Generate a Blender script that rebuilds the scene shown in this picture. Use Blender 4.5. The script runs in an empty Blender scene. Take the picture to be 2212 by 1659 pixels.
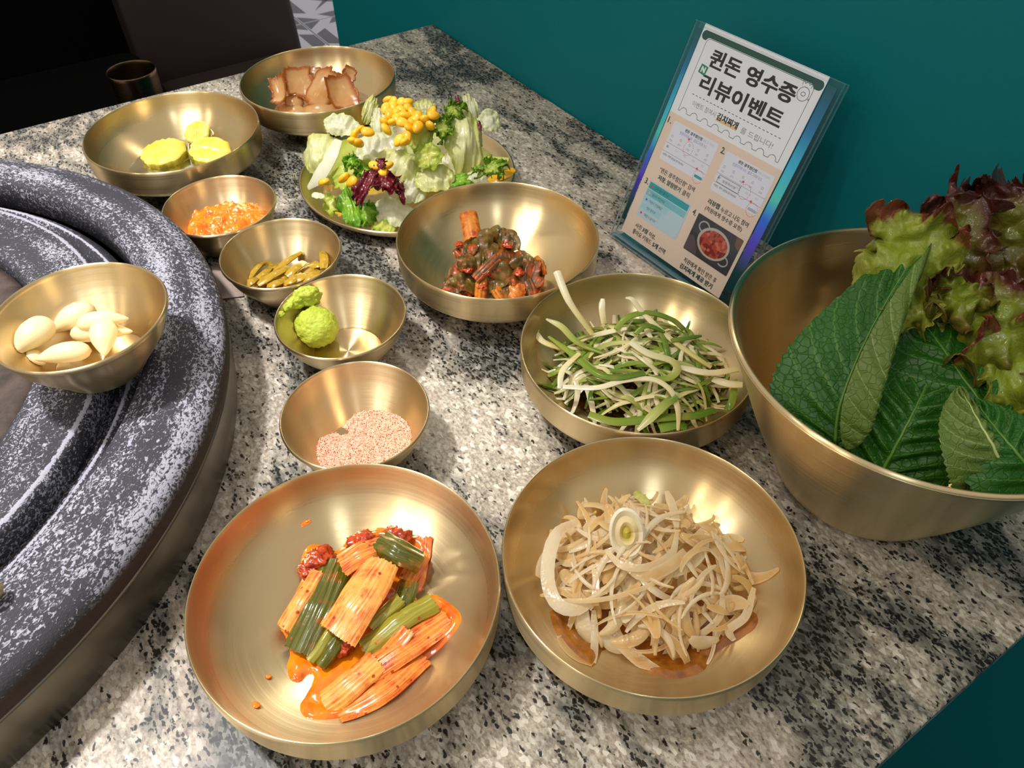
import bpy, math, random
import numpy as np
from mathutils import Vector, Matrix

scene = bpy.context.scene
COL = scene.collection
rnd = random.Random(7)

# ---------------------------------------------------------------- camera
W, H, F = 2212.0, 1659.0, 1701.7
PITCH, ROLL, CAMZ = 0.79344, -0.00443, 0.34494
fw = np.array([0, math.cos(PITCH), -math.sin(PITCH)])
up0 = np.array([0, math.sin(PITCH), math.cos(PITCH)])
rt0 = np.array([1.0, 0, 0])
rt = math.cos(ROLL) * rt0 + math.sin(ROLL) * up0
upv = -math.sin(ROLL) * rt0 + math.cos(ROLL) * up0
cam_data = bpy.data.cameras.new('camera')
cam = bpy.data.objects.new('camera', cam_data)
COL.objects.link(cam)
cam_data.sensor_width = 36.0
cam_data.lens = 36.0 * F / W
cam_data.clip_start = 0.01
m = Matrix.Identity(4)
for i in range(3):
    m[i][0], m[i][1], m[i][2] = rt[i], upv[i], -fw[i]
m[2][3] = CAMZ
cam.matrix_world = m
cam_data.dof.use_dof = True
cam_data.dof.focus_distance = 0.40
cam_data.dof.aperture_fstop = 40.0
scene.camera = cam

def at(px, py, z=0.0):
    """point of height z that the photograph shows at pixel (px, py)"""
    d = fw + (px - W / 2) / F * rt - (py - H / 2) / F * upv
    s = (z - CAMZ) / d[2]
    return np.array([s * d[0], s * d[1], z])

# ---------------------------------------------------------------- world, lamps, exposure
scene.view_settings.view_transform = 'Standard'
scene.view_settings.look = 'None'
scene.view_settings.exposure = 0.36
scene.view_settings.gamma = 1.0
scene.view_settings.use_curve_mapping = False
world = bpy.data.worlds.new('world')
scene.world = world
world.use_nodes = True
bg = world.node_tree.nodes['Background']
bg.inputs['Color'].default_value = (1.0, 0.93, 0.84, 1)
bg.inputs['Strength'].default_value = 0.52

def lamp(name, kind, loc, power, color, radius=0.03, target=None, spot=None, blend=0.5):
    d = bpy.data.lights.new(name, kind)
    d.energy = power
    d.color = color
    d.shadow_soft_size = radius
    if spot:
        d.spot_size = math.radians(spot)
        d.spot_blend = blend
    o = bpy.data.objects.new(name, d)
    COL.objects.link(o)
    o.location = loc
    if target is not None:
        o.rotation_euler = (Vector(target) - Vector(loc)).to_track_quat('-Z', 'Y').to_euler()
    return o

lamp('ceiling_spot_over_grill', 'SPOT', (-0.62, 0.34, 1.45), 88, (0.98, 0.96, 0.95), 0.060, (-0.36, 0.33, 0.0), 38, 0.75)
lamp('ceiling_bulb', 'POINT', (-0.92, -0.69, 1.40), 9, (1.0, 0.86, 0.66), 0.045)
lamp('ceiling_bulb', 'POINT', (-1.28, -0.32, 1.40), 9, (1.0, 0.86, 0.66), 0.045)
lamp('ceiling_bulb', 'POINT', (-0.16, 1.60, 1.40), 8, (1.0, 0.86, 0.66), 0.045)
lamp('ceiling_bulb', 'POINT', (-0.45, 0.10, 1.55), 9, (1.0, 0.88, 0.70), 0.05)
lamp('ceiling_tube', 'POINT', (0.02, -0.55, 1.50), 7, (0.78, 0.90, 1.0), 0.10)

# ---------------------------------------------------------------- node helpers
def lin(c):
    """sRGB 0-255 -> linear"""
    o = []
    for v in c:
        v = v / 255.0
        o.append(v / 12.92 if v <= 0.04045 else ((v + 0.055) / 1.055) ** 2.4)
    return tuple(o) + (1.0,)

class NT:
    def __init__(s, name):
        s.m = bpy.data.materials.new(name)
        s.m.use_nodes = True
        s.t = s.m.node_tree
        s.b = s.t.nodes['Principled BSDF']
        s.out = s.t.nodes['Material Output']
    def n(s, typ, inp=None, **kw):
        nd = s.t.nodes.new(typ)
        for k, v in kw.items():
            setattr(nd, k, v)
        for k, v in (inp or {}).items():
            s.set(nd, k, v)
        return nd
    def set(s, nd, k, v):
        sock = nd.inputs[k]
        if hasattr(v, 'bl_idname') or isinstance(v, bpy.types.NodeSocket):
            src = v if isinstance(v, bpy.types.NodeSocket) else v.outputs[0]
            s.t.links.new(src, sock)
        else:
            sock.default_value = v
    def p(s, **kw):
        for k, v in kw.items():
            s.set(s.b, k.replace('_', ' '), v)
        return s
    def math(s, op, a, b=0.0, c=None, clamp=False):
        nd = s.n('ShaderNodeMath', operation=op, use_clamp=clamp)
        s.set(nd, 0, a); s.set(nd, 1, b)
        if c is not None: s.set(nd, 2, c)
        return nd.outputs[0]
    def mix(s, f, a, b, mode='MIX'):
        nd = s.n('ShaderNodeMix', data_type='RGBA', blend_type=mode)
        s.set(nd, 0, f); s.set(nd, 6, a); s.set(nd, 7, b)
        return nd.outputs[2]
    def ramp(s, f, stops, interp='LINEAR'):
        nd = s.n('ShaderNodeValToRGB')
        cr = nd.color_ramp
        cr.interpolation = interp
        while len(cr.elements) < len(stops): cr.elements.new(0.5)
        for e, (p, c) in zip(cr.elements, stops):
            e.position = p
            e.color = c if isinstance(c, tuple) else (c, c, c, 1)
        s.set(nd, 0, f)
        return nd.outputs[0]
    def noise(s, vec, scale, detail=3.0, rough=0.5, dist=0.0):
        nd = s.n('ShaderNodeTexNoise', {'Scale': scale, 'Detail': detail, 'Roughness': rough, 'Distortion': dist})
        if vec is not None: s.set(nd, 'Vector', vec)
        return nd.outputs[0]
    def obj(s): return s.n('ShaderNodeTexCoord').outputs['Object']
    def attr(s, name): return s.n('ShaderNodeAttribute', attribute_name=name).outputs['Fac']
    def random(s): return s.n('ShaderNodeObjectInfo').outputs['Random']
    def bump(s, h, strength=0.3, dist=0.001):
        nd = s.n('ShaderNodeBump', {'Strength': strength, 'Distance': dist})
        s.set(nd, 'Height', h)
        s.set(s.b, 'Normal', nd)
        return s
    def translucent(s, fac, color):
        """thin leaf: part of the light passes through"""
        tr = s.n('ShaderNodeBsdfTranslucent'); s.set(tr, 'Color', color)
        mx = s.n('ShaderNodeMixShader'); s.set(mx, 0, fac)
        s.t.links.new(s.b.outputs[0], mx.inputs[1]); s.t.links.new(tr.outputs[0], mx.inputs[2])
        s.t.links.new(mx.outputs[0], s.out.inputs[0])
        return s

def plain(name, rgb, rough=0.5, metal=0.0, **kw):
    t = NT(name)
    t.p(Base_Color=lin(rgb), Roughness=rough, Metallic=metal, **kw)
    return t.m

# ---------------------------------------------------------------- mesh helpers
def mesh(name, V, Fc, mats, parent=None, smooth=True, attrs=None, midx=None, rebase=True):
    V = np.asarray(V, float)
    loc = np.zeros(3)
    if rebase and parent is None:
        loc = np.array([(V[:, 0].min() + V[:, 0].max()) / 2, (V[:, 1].min() + V[:, 1].max()) / 2, V[:, 2].min()])
        V = V - loc
    me = bpy.data.meshes.new(name)
    me.from_pydata(V.tolist(), [], [list(map(int, f)) for f in Fc])
    for mm in (mats if isinstance(mats, (list, tuple)) else [mats]):
        me.materials.append(mm)
    if midx is not None:
        me.polygons.foreach_set('material_index', np.asarray(midx, dtype=np.int32))
    if smooth:
        me.polygons.foreach_set('use_smooth', np.ones(len(me.polygons), dtype=bool))
    for k, a in (attrs or {}).items():
        at_ = me.attributes.new(k, 'FLOAT', 'POINT')
        at_.data.foreach_set('value', np.asarray(a, dtype=np.float32))
    if smooth and attrs and 'u' in attrs:
        me.set_sharp_from_angle(angle=math.radians(48))
    me.update()
    o = bpy.data.objects.new(name, me)
    COL.objects.link(o)
    o.location = loc
    if parent is not None:
        o.parent = parent
    return o

def tag(o, label, cat, group=None, kind=None):
    o['label'] = label
    if cat: o['category'] = cat
    if group: o['group'] = group
    if kind: o['kind'] = kind
    return o

def struct(o, label=None):
    o['kind'] = 'structure'
    if label: o['label'] = label
    return o

def empty(name, loc=(0, 0, 0), rot=(0, 0, 0)):
    o = bpy.data.objects.new(name, None)
    COL.objects.link(o)
    o.location = loc
    o.rotation_euler = rot
    o.empty_display_size = 0.02
    return o

def lathe(prof, n=96, close=False):
    V, Fc = [], []
    prof = list(prof)
    idx = []
    for (r, z) in prof:
        if r < 1e-7:
            idx.append([len(V)]); V.append((0, 0, z))
        else:
            k = len(V); idx.append(list(range(k, k + n)))
            for i in range(n):
                a = 2 * math.pi * i / n
                V.append((r * math.cos(a), r * math.sin(a), z))
    pairs = list(zip(idx[:-1], idx[1:]))
    if close: pairs.append((idx[-1], idx[0]))
    for A, B in pairs:
        for i in range(n):
            j = (i + 1) % n
            if len(A) == 1 and len(B) == 1: continue
            if len(A) == 1: Fc.append((A[0], B[i], B[j]))
            elif len(B) == 1: Fc.append((A[i], B[0], A[j]))
            else: Fc.append((A[i], B[i], B[j], A[j]))
    return np.array(V), Fc

def box(x0, x1, y0, y1, z0, z1):
    V = [(x, y, z) for z in (z0, z1) for y in (y0, y1) for x in (x0, x1)]
    Fc = [(0, 2, 3, 1), (4, 5, 7, 6), (0, 1, 5, 4), (2, 6, 7, 3), (0, 4, 6, 2), (1, 3, 7, 5)]
    return V, Fc

def smooth_path(P, n):
    """Catmull-Rom through control points"""
    P = np.asarray(P, float)
    P = np.vstack([2 * P[0] - P[1], P, 2 * P[-1] - P[-2]])
    segs = len(P) - 3
    out = []
    for t in np.linspace(0, segs, n):
        i = min(int(t), segs - 1); f = t - i
        p0, p1, p2, p3 = P[i:i + 4]
        out.append(0.5 * ((2 * p1) + (-p0 + p2) * f + (2 * p0 - 5 * p1 + 4 * p2 - p3) * f * f + (-p0 + 3 * p1 - 3 * p2 + p3) * f ** 3))
    return np.array(out)

# small value noise on arrays
def _h(i, j, k, s):
    n = (i * 374761393 + j * 668265263 + k * 2147483647 + s * 1274126177) & 0xFFFFFFFF
    n = ((n ^ (n >> 13)) * 1274126177) & 0xFFFFFFFF
    return ((n ^ (n >> 16)) & 0xFFFF) / 65535.0
def vnoise(P, scale, seed=0):
    P = np.asarray(P, float) * scale + seed * 17.31
    I = np.floor(P).astype(np.int64); f = P - I
    f = f * f * (3 - 2 * f)
    r = 0
    for a in (0, 1):
        for b in (0, 1):
            for c in (0, 1):
                w = (f[..., 0] if a else 1 - f[..., 0]) * (f[..., 1] if b else 1 - f[..., 1]) * (f[..., 2] if c else 1 - f[..., 2])
                r = r + w * _h(I[..., 0] + a, I[..., 1] + b, I[..., 2] + c, seed)
    return r * 2 - 1
def fbm(P, scale, seed=0, oct=3):
    r, amp = 0, 1.0
    for o in range(oct):
        r = r + amp * vnoise(P, scale * 2 ** o, seed + o); amp *= 0.5
    return r

def grid_normals(P):
    du = np.gradient(P, axis=0); dv = np.gradient(P, axis=1)
    n = np.cross(du, dv)
    return n / (np.linalg.norm(n, axis=2, keepdims=True) + 1e-12)

def sheet(P, thick, taper=True):
    """closed thin sheet from an (nu, nv, 3) grid; returns V, F, midx (0 top, 1 under), attrs u v"""
    nu, nv = P.shape[:2]
    n = grid_normals(P)
    th = np.full((nu, nv), thick)
    if taper:
        th[0] = th[-1] = thick * 0.25; th[:, 0] = th[:, -1] = thick * 0.25
    A = (P + n * th[..., None] / 2).reshape(-1, 3)
    B = (P - n * th[..., None] / 2).reshape(-1, 3)
    V = np.vstack([A, B]); N = nu * nv
    Fc, mi = [], []
    for i in range(nu - 1):
        for j in range(nv - 1):
            a = i * nv + j; b = a + 1; c = a + nv + 1; d = a + nv
            Fc.append((a, d, c, b)); mi.append(0)
            Fc.append((N + a, N + b, N + c, N + d)); mi.append(1)
    ring = [i * nv for i in range(nu)] + [(nu - 1) * nv + j for j in range(1, nv)] + \
           [i * nv + nv - 1 for i in range(nu - 2, -1, -1)] + [j for j in range(nv - 2, 0, -1)]
    for k in range(len(ring)):
        a, b = ring[k], ring[(k + 1) % len(ring)]
        Fc.append((a, N + a, N + b, b)); mi.append(0)
    U, Vv = np.meshgrid(np.linspace(0, 1, nu), np.linspace(0, 1, nv), indexing='ij')
    return V, Fc, mi, {'u': np.r_[U.ravel(), U.ravel()], 'v': np.r_[Vv.ravel(), Vv.ravel()]}

def strip(path, width, thick, arch=0.0, side=None, nseg=14, ncross=7, ribs=0, rib_h=0.0, taper=(1, 1), twist=0.0, rough_ends=0.0, seed=0):
    """ribbon swept along control points; arch bends the cross-section, ribs run lengthwise"""
    C = smooth_path(path, nseg)
    T = np.gradient(C, axis=0); T /= np.linalg.norm(T, axis=1, keepdims=True) + 1e-12
    P = np.zeros((nseg, ncross, 3))
    if side is None: side = np.array([0, 0, 1.0])
    rs = np.random.RandomState(seed)
    for i in range(nseg):
        upn = np.array(side, float)
        s = np.cross(T[i], upn)
        if np.linalg.norm(s) < 1e-6: s = np.array([1.0, 0, 0])
        s /= np.linalg.norm(s)
        nrm = np.cross(s, T[i])
        a = twist * (i / (nseg - 1) - 0.5)
        s2 = math.cos(a) * s + math.sin(a) * nrm
        n2 = -math.sin(a) * s + math.cos(a) * nrm
        t = i / (nseg - 1)
        w = width * (taper[0] + (1 - taper[0]) * min(1, t / 0.25)) * (taper[1] + (1 - taper[1]) * min(1, (1 - t) / 0.25))
        for j in range(ncross):
            v = -1 + 2 * j / (ncross - 1)
            if arch > 1e-4:
                ang = v * arch
                R = w / 2 / max(math.sin(min(arch, math.pi / 2)), 0.2)
                off = s2 * R * math.sin(ang) + n2 * (R * math.cos(ang) - R * math.cos(min(arch, 1.5)))
            else:
                off = s2 * v * w / 2
            if ribs: off = off + n2 * rib_h * math.cos(v * ribs * math.pi)
            P[i, j] = C[i] + off
    if rough_ends:
        for j in range(ncross):
            P[0, j] -= T[0] * rs.uniform(0, rough_ends); P[-1, j] += T[-1] * rs.uniform(0, rough_ends)
    return sheet(P, thick, taper=False)

def join(*parts):
    V, Fc = [], []; k = 0
    for v, f in parts:
        V.append(np.asarray(v, float)); Fc += [tuple(i + k for i in q) for q in f]; k += len(v)
    return np.vstack(V), Fc

def tube(path, radii, n=8, cap=True, nseg=None):
    C = smooth_path(path, nseg) if nseg else np.asarray(path, float)
    m_ = len(C)
    R = np.interp(np.linspace(0, 1, m_), np.linspace(0, 1, len(radii)), radii) if hasattr(radii, '__len__') else np.full(m_, radii)
    T = np.gradient(C, axis=0); T /= np.linalg.norm(T, axis=1, keepdims=True) + 1e-12
    ref = np.array([0, 0, 1.0]) if abs(T[0][2]) < 0.9 else np.array([1.0, 0, 0])
    V, Fc = [], []
    for i in range(m_):
        s = np.cross(T[i], ref); s /= np.linalg.norm(s) + 1e-12; q = np.cross(s, T[i])
        for k in range(n):
            a = 2 * math.pi * k / n
            V.append(C[i] + R[i] * (math.cos(a) * s + math.sin(a) * q))
    for i in range(m_ - 1):
        for k in range(n):
            j = (k + 1) % n
            Fc.append((i * n + k, (i + 1) * n + k, (i + 1) * n + j, i * n + j))
    if cap:
        Fc.append(tuple(range(n))); Fc.append(tuple(reversed(range((m_ - 1) * n, m_ * n))))
    return np.array(V), Fc

def sphere(nu=24, nv=14):
    return lathe([(math.sin(math.pi * i / nv), -math.cos(math.pi * i / nv)) for i in range(nv + 1)], nu)

# ================================================================ SETTING
CORNER = np.array([-0.0866, 0.904])          # table corner at the far end of the wall
WD = np.array([0.5535, -0.8328])             # along the wall, towards the camera
WN = np.array([0.8328, 0.5535])              # into the wall
ANG = math.atan2(WD[1], WD[0])
FLOOR_Z = -0.74

def frame_pts(V, z=0):
    """table frame (a along the wall from CORNER, b away from the wall, z) -> world"""
    V = np.asarray(V, float)
    return np.c_[CORNER[0] + V[:, 0] * WD[0] - V[:, 1] * WN[0], CORNER[1] + V[:, 0] * WD[1] - V[:, 1] * WN[1], V[:, 2]]

# teal painted wall
t = NT('teal_wall_paint')
c = t.obj()
n1 = t.noise(c, 3.0, 2.0)
n2 = t.noise(c, 260.0, 2.0)
t.p(Base_Color=t.mix(n1, lin((0, 104, 112)), lin((2, 116, 122))), Roughness=0.55)
t.bump(t.math('ADD', n2, t.math('MULTIPLY', t.noise(c, 25.0, 2.0), 1.5)), 0.25, 0.0006)
t.b.inputs['Specular IOR Level'].default_value = 0.2
TEAL = t.m
V, Fc = box(-0.29, 2.6, -0.12, -0.0006, FLOOR_Z, 0.30)
V = frame_pts(V)
wall = struct(mesh('wall_right', V, [tuple(reversed(f)) for f in Fc], TEAL, smooth=False), 'dark teal painted wall beside the table')
# added out-of-view teal panel that blocks low ambient light from behind
V, Fc = box(1.30, 1.42, -0.12, 2.40, FLOOR_Z, 0.30)
struct(mesh('low_light_blocker', frame_pts(V), [tuple(reversed(f)) for f in Fc], TEAL, smooth=False), 'added unseen teal panel blocking low light')

# patterned floor: each tile its own piece
GROUT = plain('floor_grout', (105, 108, 116), 0.8)
TILE_W = plain('tile_white', (172, 176, 196), 0.35)
TILE_B = plain('tile_blue', (52, 58, 78), 0.35)
V, Fc = box(-3.6, 2.4, -1.4, 3.2, FLOOR_Z - 0.03, FLOOR_Z - 0.004)
floor = struct(mesh('floor', frame_pts(V), Fc, GROUT, smooth=False), 'floor of white tiles with dark blue geometric print')
def make_tile_mesh():
    s = 0.158
    V, Fc, mi = [], [], []
    bv, bf = box(-s, s, -s, s, -0.006, 0.0)
    V += bv; Fc += [tuple(reversed(f)) for f in bf]; mi += [0] * 6
    def poly(pts):
        k = len(V)
        V.extend([(x * s, y * s, 0.0003) for x, y in pts])
        Fc.append(tuple(range(k, k + len(pts)))); mi.append(1)
    for q in range(4):
        a = q * math.pi / 2
        R = lambda x, y: (x * math.cos(a) - y * math.sin(a), x * math.sin(a) + y * math.cos(a))
        poly([R(-0.50, 0.70), R(0.50, 0.70), R(0.30, 0.98), R(-0.30, 0.98)])
        poly([R(0.98, 0.98), R(0.60, 0.98), R(0.98, 0.60)])
        poly([R(0.0, 0.08), R(0.08, 0.0), R(0.46, 0.46)])
        poly([R(0.0, 0.08), R(-0.08, 0.0), R(0.0, 0.0), R(0.08, 0.0)])
    me = bpy.data.meshes.new('floor_tile')
    me.from_pydata(V, [], Fc)
    me.materials.append(TILE_W); me.materials.append(TILE_B)
    me.polygons.foreach_set('material_index', np.array(mi, dtype=np.int32))
    return me
tm = make_tile_mesh()
for i in range(9):
    for j in range(6):
        a, b = -3.1 + i * 0.32, -1.02 + j * 0.32
        o = bpy.data.objects.new('floor_tile', tm); COL.objects.link(o)
        p_ = frame_pts([(a, b, FLOOR_Z)])[0]
        o.location = Vector(p_) - floor.location; o.rotation_euler = (0, 0, ANG)
        o.parent = floor

# ---------------------------------------------------------------- granite table
t = NT('granite')
c = t.obj()
mp = t.n('ShaderNodeMapping'); t.set(mp, 'Vector', c); mp.inputs['Rotation'].default_value = (0, 0, -ANG)
mp2 = t.n('ShaderNodeMapping'); t.set(mp2, 'Vector', mp); mp2.inputs['Scale'].default_value = (3.4, 6.6, 5.0); mp2.inputs['Location'].default_value = (0.35, 0.2, 0)
big = t.noise(mp2, 1.5, 5.0, 0.58, 1.1)
mid = t.noise(mp2, 9.0, 4.0, 0.6, 0.6)
mp3 = t.n('ShaderNodeMapping'); t.set(mp3, 'Vector', mp); mp3.inputs['Scale'].default_value = (0.8, 1.25, 1)
fine = t.noise(mp3, 520.0, 2.0, 0.6, 0.4)
spk = t.noise(mp3, 360.0, 3.0, 0.65, 0.7)
vor = t.n('ShaderNodeTexVoronoi', {'Scale': 420.0}); t.set(vor, 'Vector', mp3)
cell = t.n('ShaderNodeSeparateColor'); t.set(cell, 0, vor.outputs['Color'])
dark = t.math('ADD', t.math('MULTIPLY', big, 1.0), t.math('MULTIPLY', t.math('SUBTRACT', mid, 0.5), 0.60))
darkm = t.ramp(dark, [(0.42, 0.0), (0.50, 0.35), (0.57, 0.85), (0.64, 1.0)])
light = t.mix(t.ramp(fine, [(0.30, 0.0), (0.70, 1.0)]), lin((120, 111, 99)), lin((204, 194, 176)))
light = t.mix(t.ramp(cell.outputs[0], [(0.0, 0.0), (0.62, 0.0), (1.0, 0.85)]), light, lin((232, 226, 212)))
light = t.mix(t.math('MULTIPLY', t.ramp(t.noise(mp, 9.0, 3.0), [(0.42, 0.0), (0.66, 1.0)]), 0.40), light, lin((164, 142, 130)))
# grey-green ground of the dark clouds
grey = t.mix(t.ramp(cell.outputs[1], [(0.15, 0.0), (0.9, 1.0)]), lin((26, 29, 29)), lin((112, 113, 107)))
ground = t.mix(t.math('MULTIPLY', darkm, 0.92), light, grey)
# black flecks, denser in the clouds
mp4 = t.n('ShaderNodeMapping'); t.set(mp4, 'Vector', mp); mp4.inputs['Scale'].default_value = (0.62, 1.15, 1); mp4.inputs['Rotation'].default_value = (0, 0, 0.25)
wob = t.n('ShaderNodeVectorMath', operation='ADD'); t.set(wob, 0, mp4)
wn = t.n('ShaderNodeTexNoise', {'Scale': 300.0, 'Detail': 2.0}); t.set(wn, 'Vector', mp)
ws = t.n('ShaderNodeVectorMath', operation='SCALE'); t.set(ws, 0, wn.outputs['Color']); ws.inputs['Scale'].default_value = 0.004
t.set(wob, 1, ws.outputs[0])
vf = t.n('ShaderNodeTexVoronoi', {'Scale': 540.0}); t.set(vf, 'Vector', wob)
cf = t.n('ShaderNodeSeparateColor'); t.set(cf, 0, vf.outputs['Color'])
pf = t.math('ADD', cf.outputs[0], t.math('MULTIPLY', darkm, 0.60))
fleck = t.math('MULTIPLY', t.ramp(pf, [(0.955, 0.0), (0.985, 1.0)]), t.ramp(vf.outputs['Distance'], [(0.46, 1.0), (0.66, 0.0)]))
col_ = t.mix(t.math('MULTIPLY', fleck, 0.95), ground, lin((14, 16, 16)))
t.p(Base_Color=col_, Roughness=0.30)
t.b.inputs['Specular IOR Level'].default_value = 0.35
GRANITE = t.m
table = tag(empty('dining_table', tuple(np.r_[CORNER + WD * 0.394 - WN * 0.627, FLOOR_Z])), 'grey, black and cream granite table against the teal wall', 'table')
TL = np.array(table.location)
def table_part(name, b, mat_, bevel=0):
    V, Fc = box(*b)
    o = mesh(name, frame_pts(V) - TL, [tuple(reversed(f)) for f in Fc], mat_, parent=table, smooth=False)
    if bevel:
        md = o.modifiers.new('bevel', 'BEVEL'); md.width = bevel; md.segments = 3
    return o
table_part('tabletop', (0.0, 0.788, 0.0005, 1.254, -0.02, 0.0), GRANITE, 0.0012)
DARKSTEEL = plain('black_steel', (18, 18, 19), 0.45, 0.6)
table_part('apron', (0.10, 0.69, 0.12, 1.13, -0.06, -0.0205), DARKSTEEL)
table_part('pedestal', (0.28, 0.51, 0.40, 0.86, FLOOR_Z + 0.02, -0.061), DARKSTEEL)
table_part('foot_plate', (0.12, 0.67, 0.30, 0.96, FLOOR_Z + 0.0005, FLOOR_Z + 0.0195), DARKSTEEL)

# ---------------------------------------------------------------- dark seats beyond the table
t = NT('dark_leather')
t.p(Base_Color=lin((30, 13, 10)), Roughness=0.6)
t.bump(t.noise(t.obj(), 180.0, 3.0), 0.15, 0.001)
LEATHER = t.m
SHADE_BLACK = plain('shade_black_upholstery', (4, 4, 5), 0.95)  # black cloth, its colour deepened in place of missing light
SHADE_BLACK.node_tree.nodes['Principled BSDF'].inputs['Specular IOR Level'].default_value = 0.05

def soft_box(name, b, mat_, parent, base, r=0.02, seg=4, lean=0.0):
    V, Fc = box(*b)
    V = np.array(V, float)
    if lean:
        V[:, 0] -= (V[:, 2] - b[4]) * lean
    o = mesh(name, frame_pts(V) - base, [tuple(reversed(f)) for f in Fc], mat_, parent=parent, smooth=True)
    md = o.modifiers.new('bevel', 'BEVEL'); md.width = r; md.segments = seg
    return o

def seat(name, label, cat, b0, b1, seat_z, mat_, back):
    base = np.r_[CORNER + WD * -0.52 - WN * (b0 + b1) / 2, FLOOR_Z]
    e = tag(empty(name, tuple(base)), label, cat)
    soft_box('seat', (-0.74, -0.32, b0, b1, seat_z - 0.11, seat_z), mat_, e, base, 0.03)
    if back:
        soft_box('backrest', (-0.83, -0.755, b0, b1, seat_z - 0.10, 0.16), mat_, e, base, 0.012, 4, 0.16)
    for a in (-0.69, -0.37):
        for b in (b0 + 0.05, b1 - 0.05):
            soft_box('leg', (a - 0.018, a + 0.018, b - 0.018, b + 0.018, FLOOR_Z + 0.0005, seat_z - 0.112), DARKSTEEL, e, base, 0.004, 2)
    return e
seat('dining_chair', 'dark brown upholstered chair across the table, near the tiled floor', 'chair', -0.11, 0.2, -0.29, LEATHER, True)
seat('stool', 'low black upholstered stool in the dark, holding a metal cup', 'stool', 0.2005, 0.95, -0.225, SHADE_BLACK, False)
V, Fc = box(-1.02, -0.96, 0.12, 2.40, FLOOR_Z, 0.22)  # added panel, black in place of the unlit background
struct(mesh('dark_backdrop', frame_pts(V), [tuple(reversed(f)) for f in Fc], SHADE_BLACK, smooth=False), 'added black panel standing in for the dark beyond the table')

# ================================================================ METAL WARE
def metal(name, rgb, r0, r1, aniso, ring=700.0):
    t = NT(name)
    c = t.obj()
    sx = t.n('ShaderNodeSeparateXYZ'); t.set(sx, 0, c)
    rad = t.math('SQRT', t.math('ADD', t.math('MULTIPLY', sx.outputs[0], sx.outputs[0]), t.math('MULTIPLY', sx.outputs[1], sx.outputs[1])))
    cb = t.n('ShaderNodeCombineXYZ'); t.set(cb, 0, t.math('MULTIPLY', rad, ring)); t.set(cb, 1, t.math('MULTIPLY', sx.outputs[2], ring))
    ringn = t.noise(cb, 1.0, 3.0, 0.6)
    smear = t.noise(c, 22.0, 3.0, 0.6)
    rr = t.math('ADD', t.math('MULTIPLY', ringn, (r1 - r0)), r0)
    rr = t.math('ADD', rr, t.math('MULTIPLY', t.math('SUBTRACT', smear, 0.5), 0.08))
    tg = t.n('ShaderNodeTangent', direction_type='RADIAL', axis='Z')
    t.p(Base_Color=lin(rgb), Metallic=1.0, Roughness=rr, Anisotropic=aniso)
    t.b.inputs['Anisotropic Rotation'].default_value = 0.25
    t.set(t.b, 'Tangent', tg)
    t.bump(ringn, 0.05, 0.0004)
    return t.m
BRASS = metal('champagne_brass', (216, 193, 148), 0.22, 0.38, 0.97)
BRASS_S = metal('champagne_brass_small', (216, 193, 150), 0.24, 0.38, 0.95, 900.0)
STEEL = metal('brushed_steel', (126, 118, 106), 0.28, 0.42, 0.6, 300.0)

def fine_profile(pts, n):
    P = smooth_path(np.c_[np.array(pts), np.zeros(len(pts))], n)[:, :2]
    P[:, 0] = np.maximum(P[:, 0], 0)
    return [tuple(q) for q in P]

MED_IN = [(0.0, 0.0042), (0.015, 0.0044), (0.030, 0.0054), (0.040, 0.0078), (0.049, 0.0122), (0.0570, 0.0180), (0.0625, 0.0245), (0.0652, 0.0315), (0.0661, 0.0392)]
MED_OUT = [(0.0675, 0.0392), (0.0674, 0.0330), (0.0670, 0.0260), (0.0656, 0.0200), (0.0585, 0.0152), (0.0500, 0.0102), (0.0420, 0.0052), (0.0360, 0.0014), (0.0340, 0.0), (0.0, 0.0)]
SM_IN = [(0.0, 0.0026), (0.0195, 0.0027), (0.0215, 0.0036), (0.0250, 0.0082), (0.0300, 0.0150), (0.0345, 0.0220), (0.0377, 0.0300), (0.0383, 0.0322)]
SM_OUT = [(0.0400, 0.0324), (0.0397, 0.0310), (0.0385, 0.0300), (0.0355, 0.0216), (0.0312, 0.0148), (0.0270, 0.0095), (0.0232, 0.0046), (0.0205, 0.0006), (0.0195, 0.0), (0.0, 0.0)]
BIG_IN = [(0.0, 0.0035), (0.030, 0.0040), (0.042, 0.0062), (0.0485, 0.0130), (0.0555, 0.0255), (0.0625, 0.0400), (0.0695, 0.0560), (0.0775, 0.0750), (0.0870, 0.0975)]
BIG_OUT = [(0.0906, 0.0985), (0.0898, 0.0955), (0.0800, 0.0735), (0.0722, 0.0545), (0.0650, 0.0385), (0.0580, 0.0240), (0.0512, 0.0110), (0.0465, 0.0030), (0.0430, 0.0), (0.0, 0.0)]
PLATE_IN = [(0.0, 0.0030), (0.060, 0.0032), (0.071, 0.0045), (0.0785, 0.0085), (0.0835, 0.0140)]
PLATE_OUT = [(0.0859, 0.0146), (0.0853, 0.0130), (0.0795, 0.0068), (0.0715, 0.0020), (0.0660, 0.0), (0.0, 0.0)]

def floor_of(prof):
    P = np.array(prof)
    return lambda r: np.interp(r, P[:, 0], P[:, 1])
med_floor, sm_floor, big_floor, plate_floor = map(floor_of, (MED_IN, SM_IN, BIG_IN, PLATE_IN))

def bowl_mesh(pin, pout, lip, n=128):
    a = fine_profile(pin[:-1] + [pin[-1]], 40)
    b = fine_profile(pout[:-1], 34) + [pout[-1]]
    # rounded lip between the last inner and the first outer point
    (r0, z0), (r1, z1) = pin[-1], pout[0]
    lipp = []
    for k in range(1, 6):
        f = k / 6
        lipp.append((r0 + (r1 - r0) * f, z0 + (z1 - z0) * f + lip * math.sin(math.pi * f)))
    return lathe(a + lipp + b, n)

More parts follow.
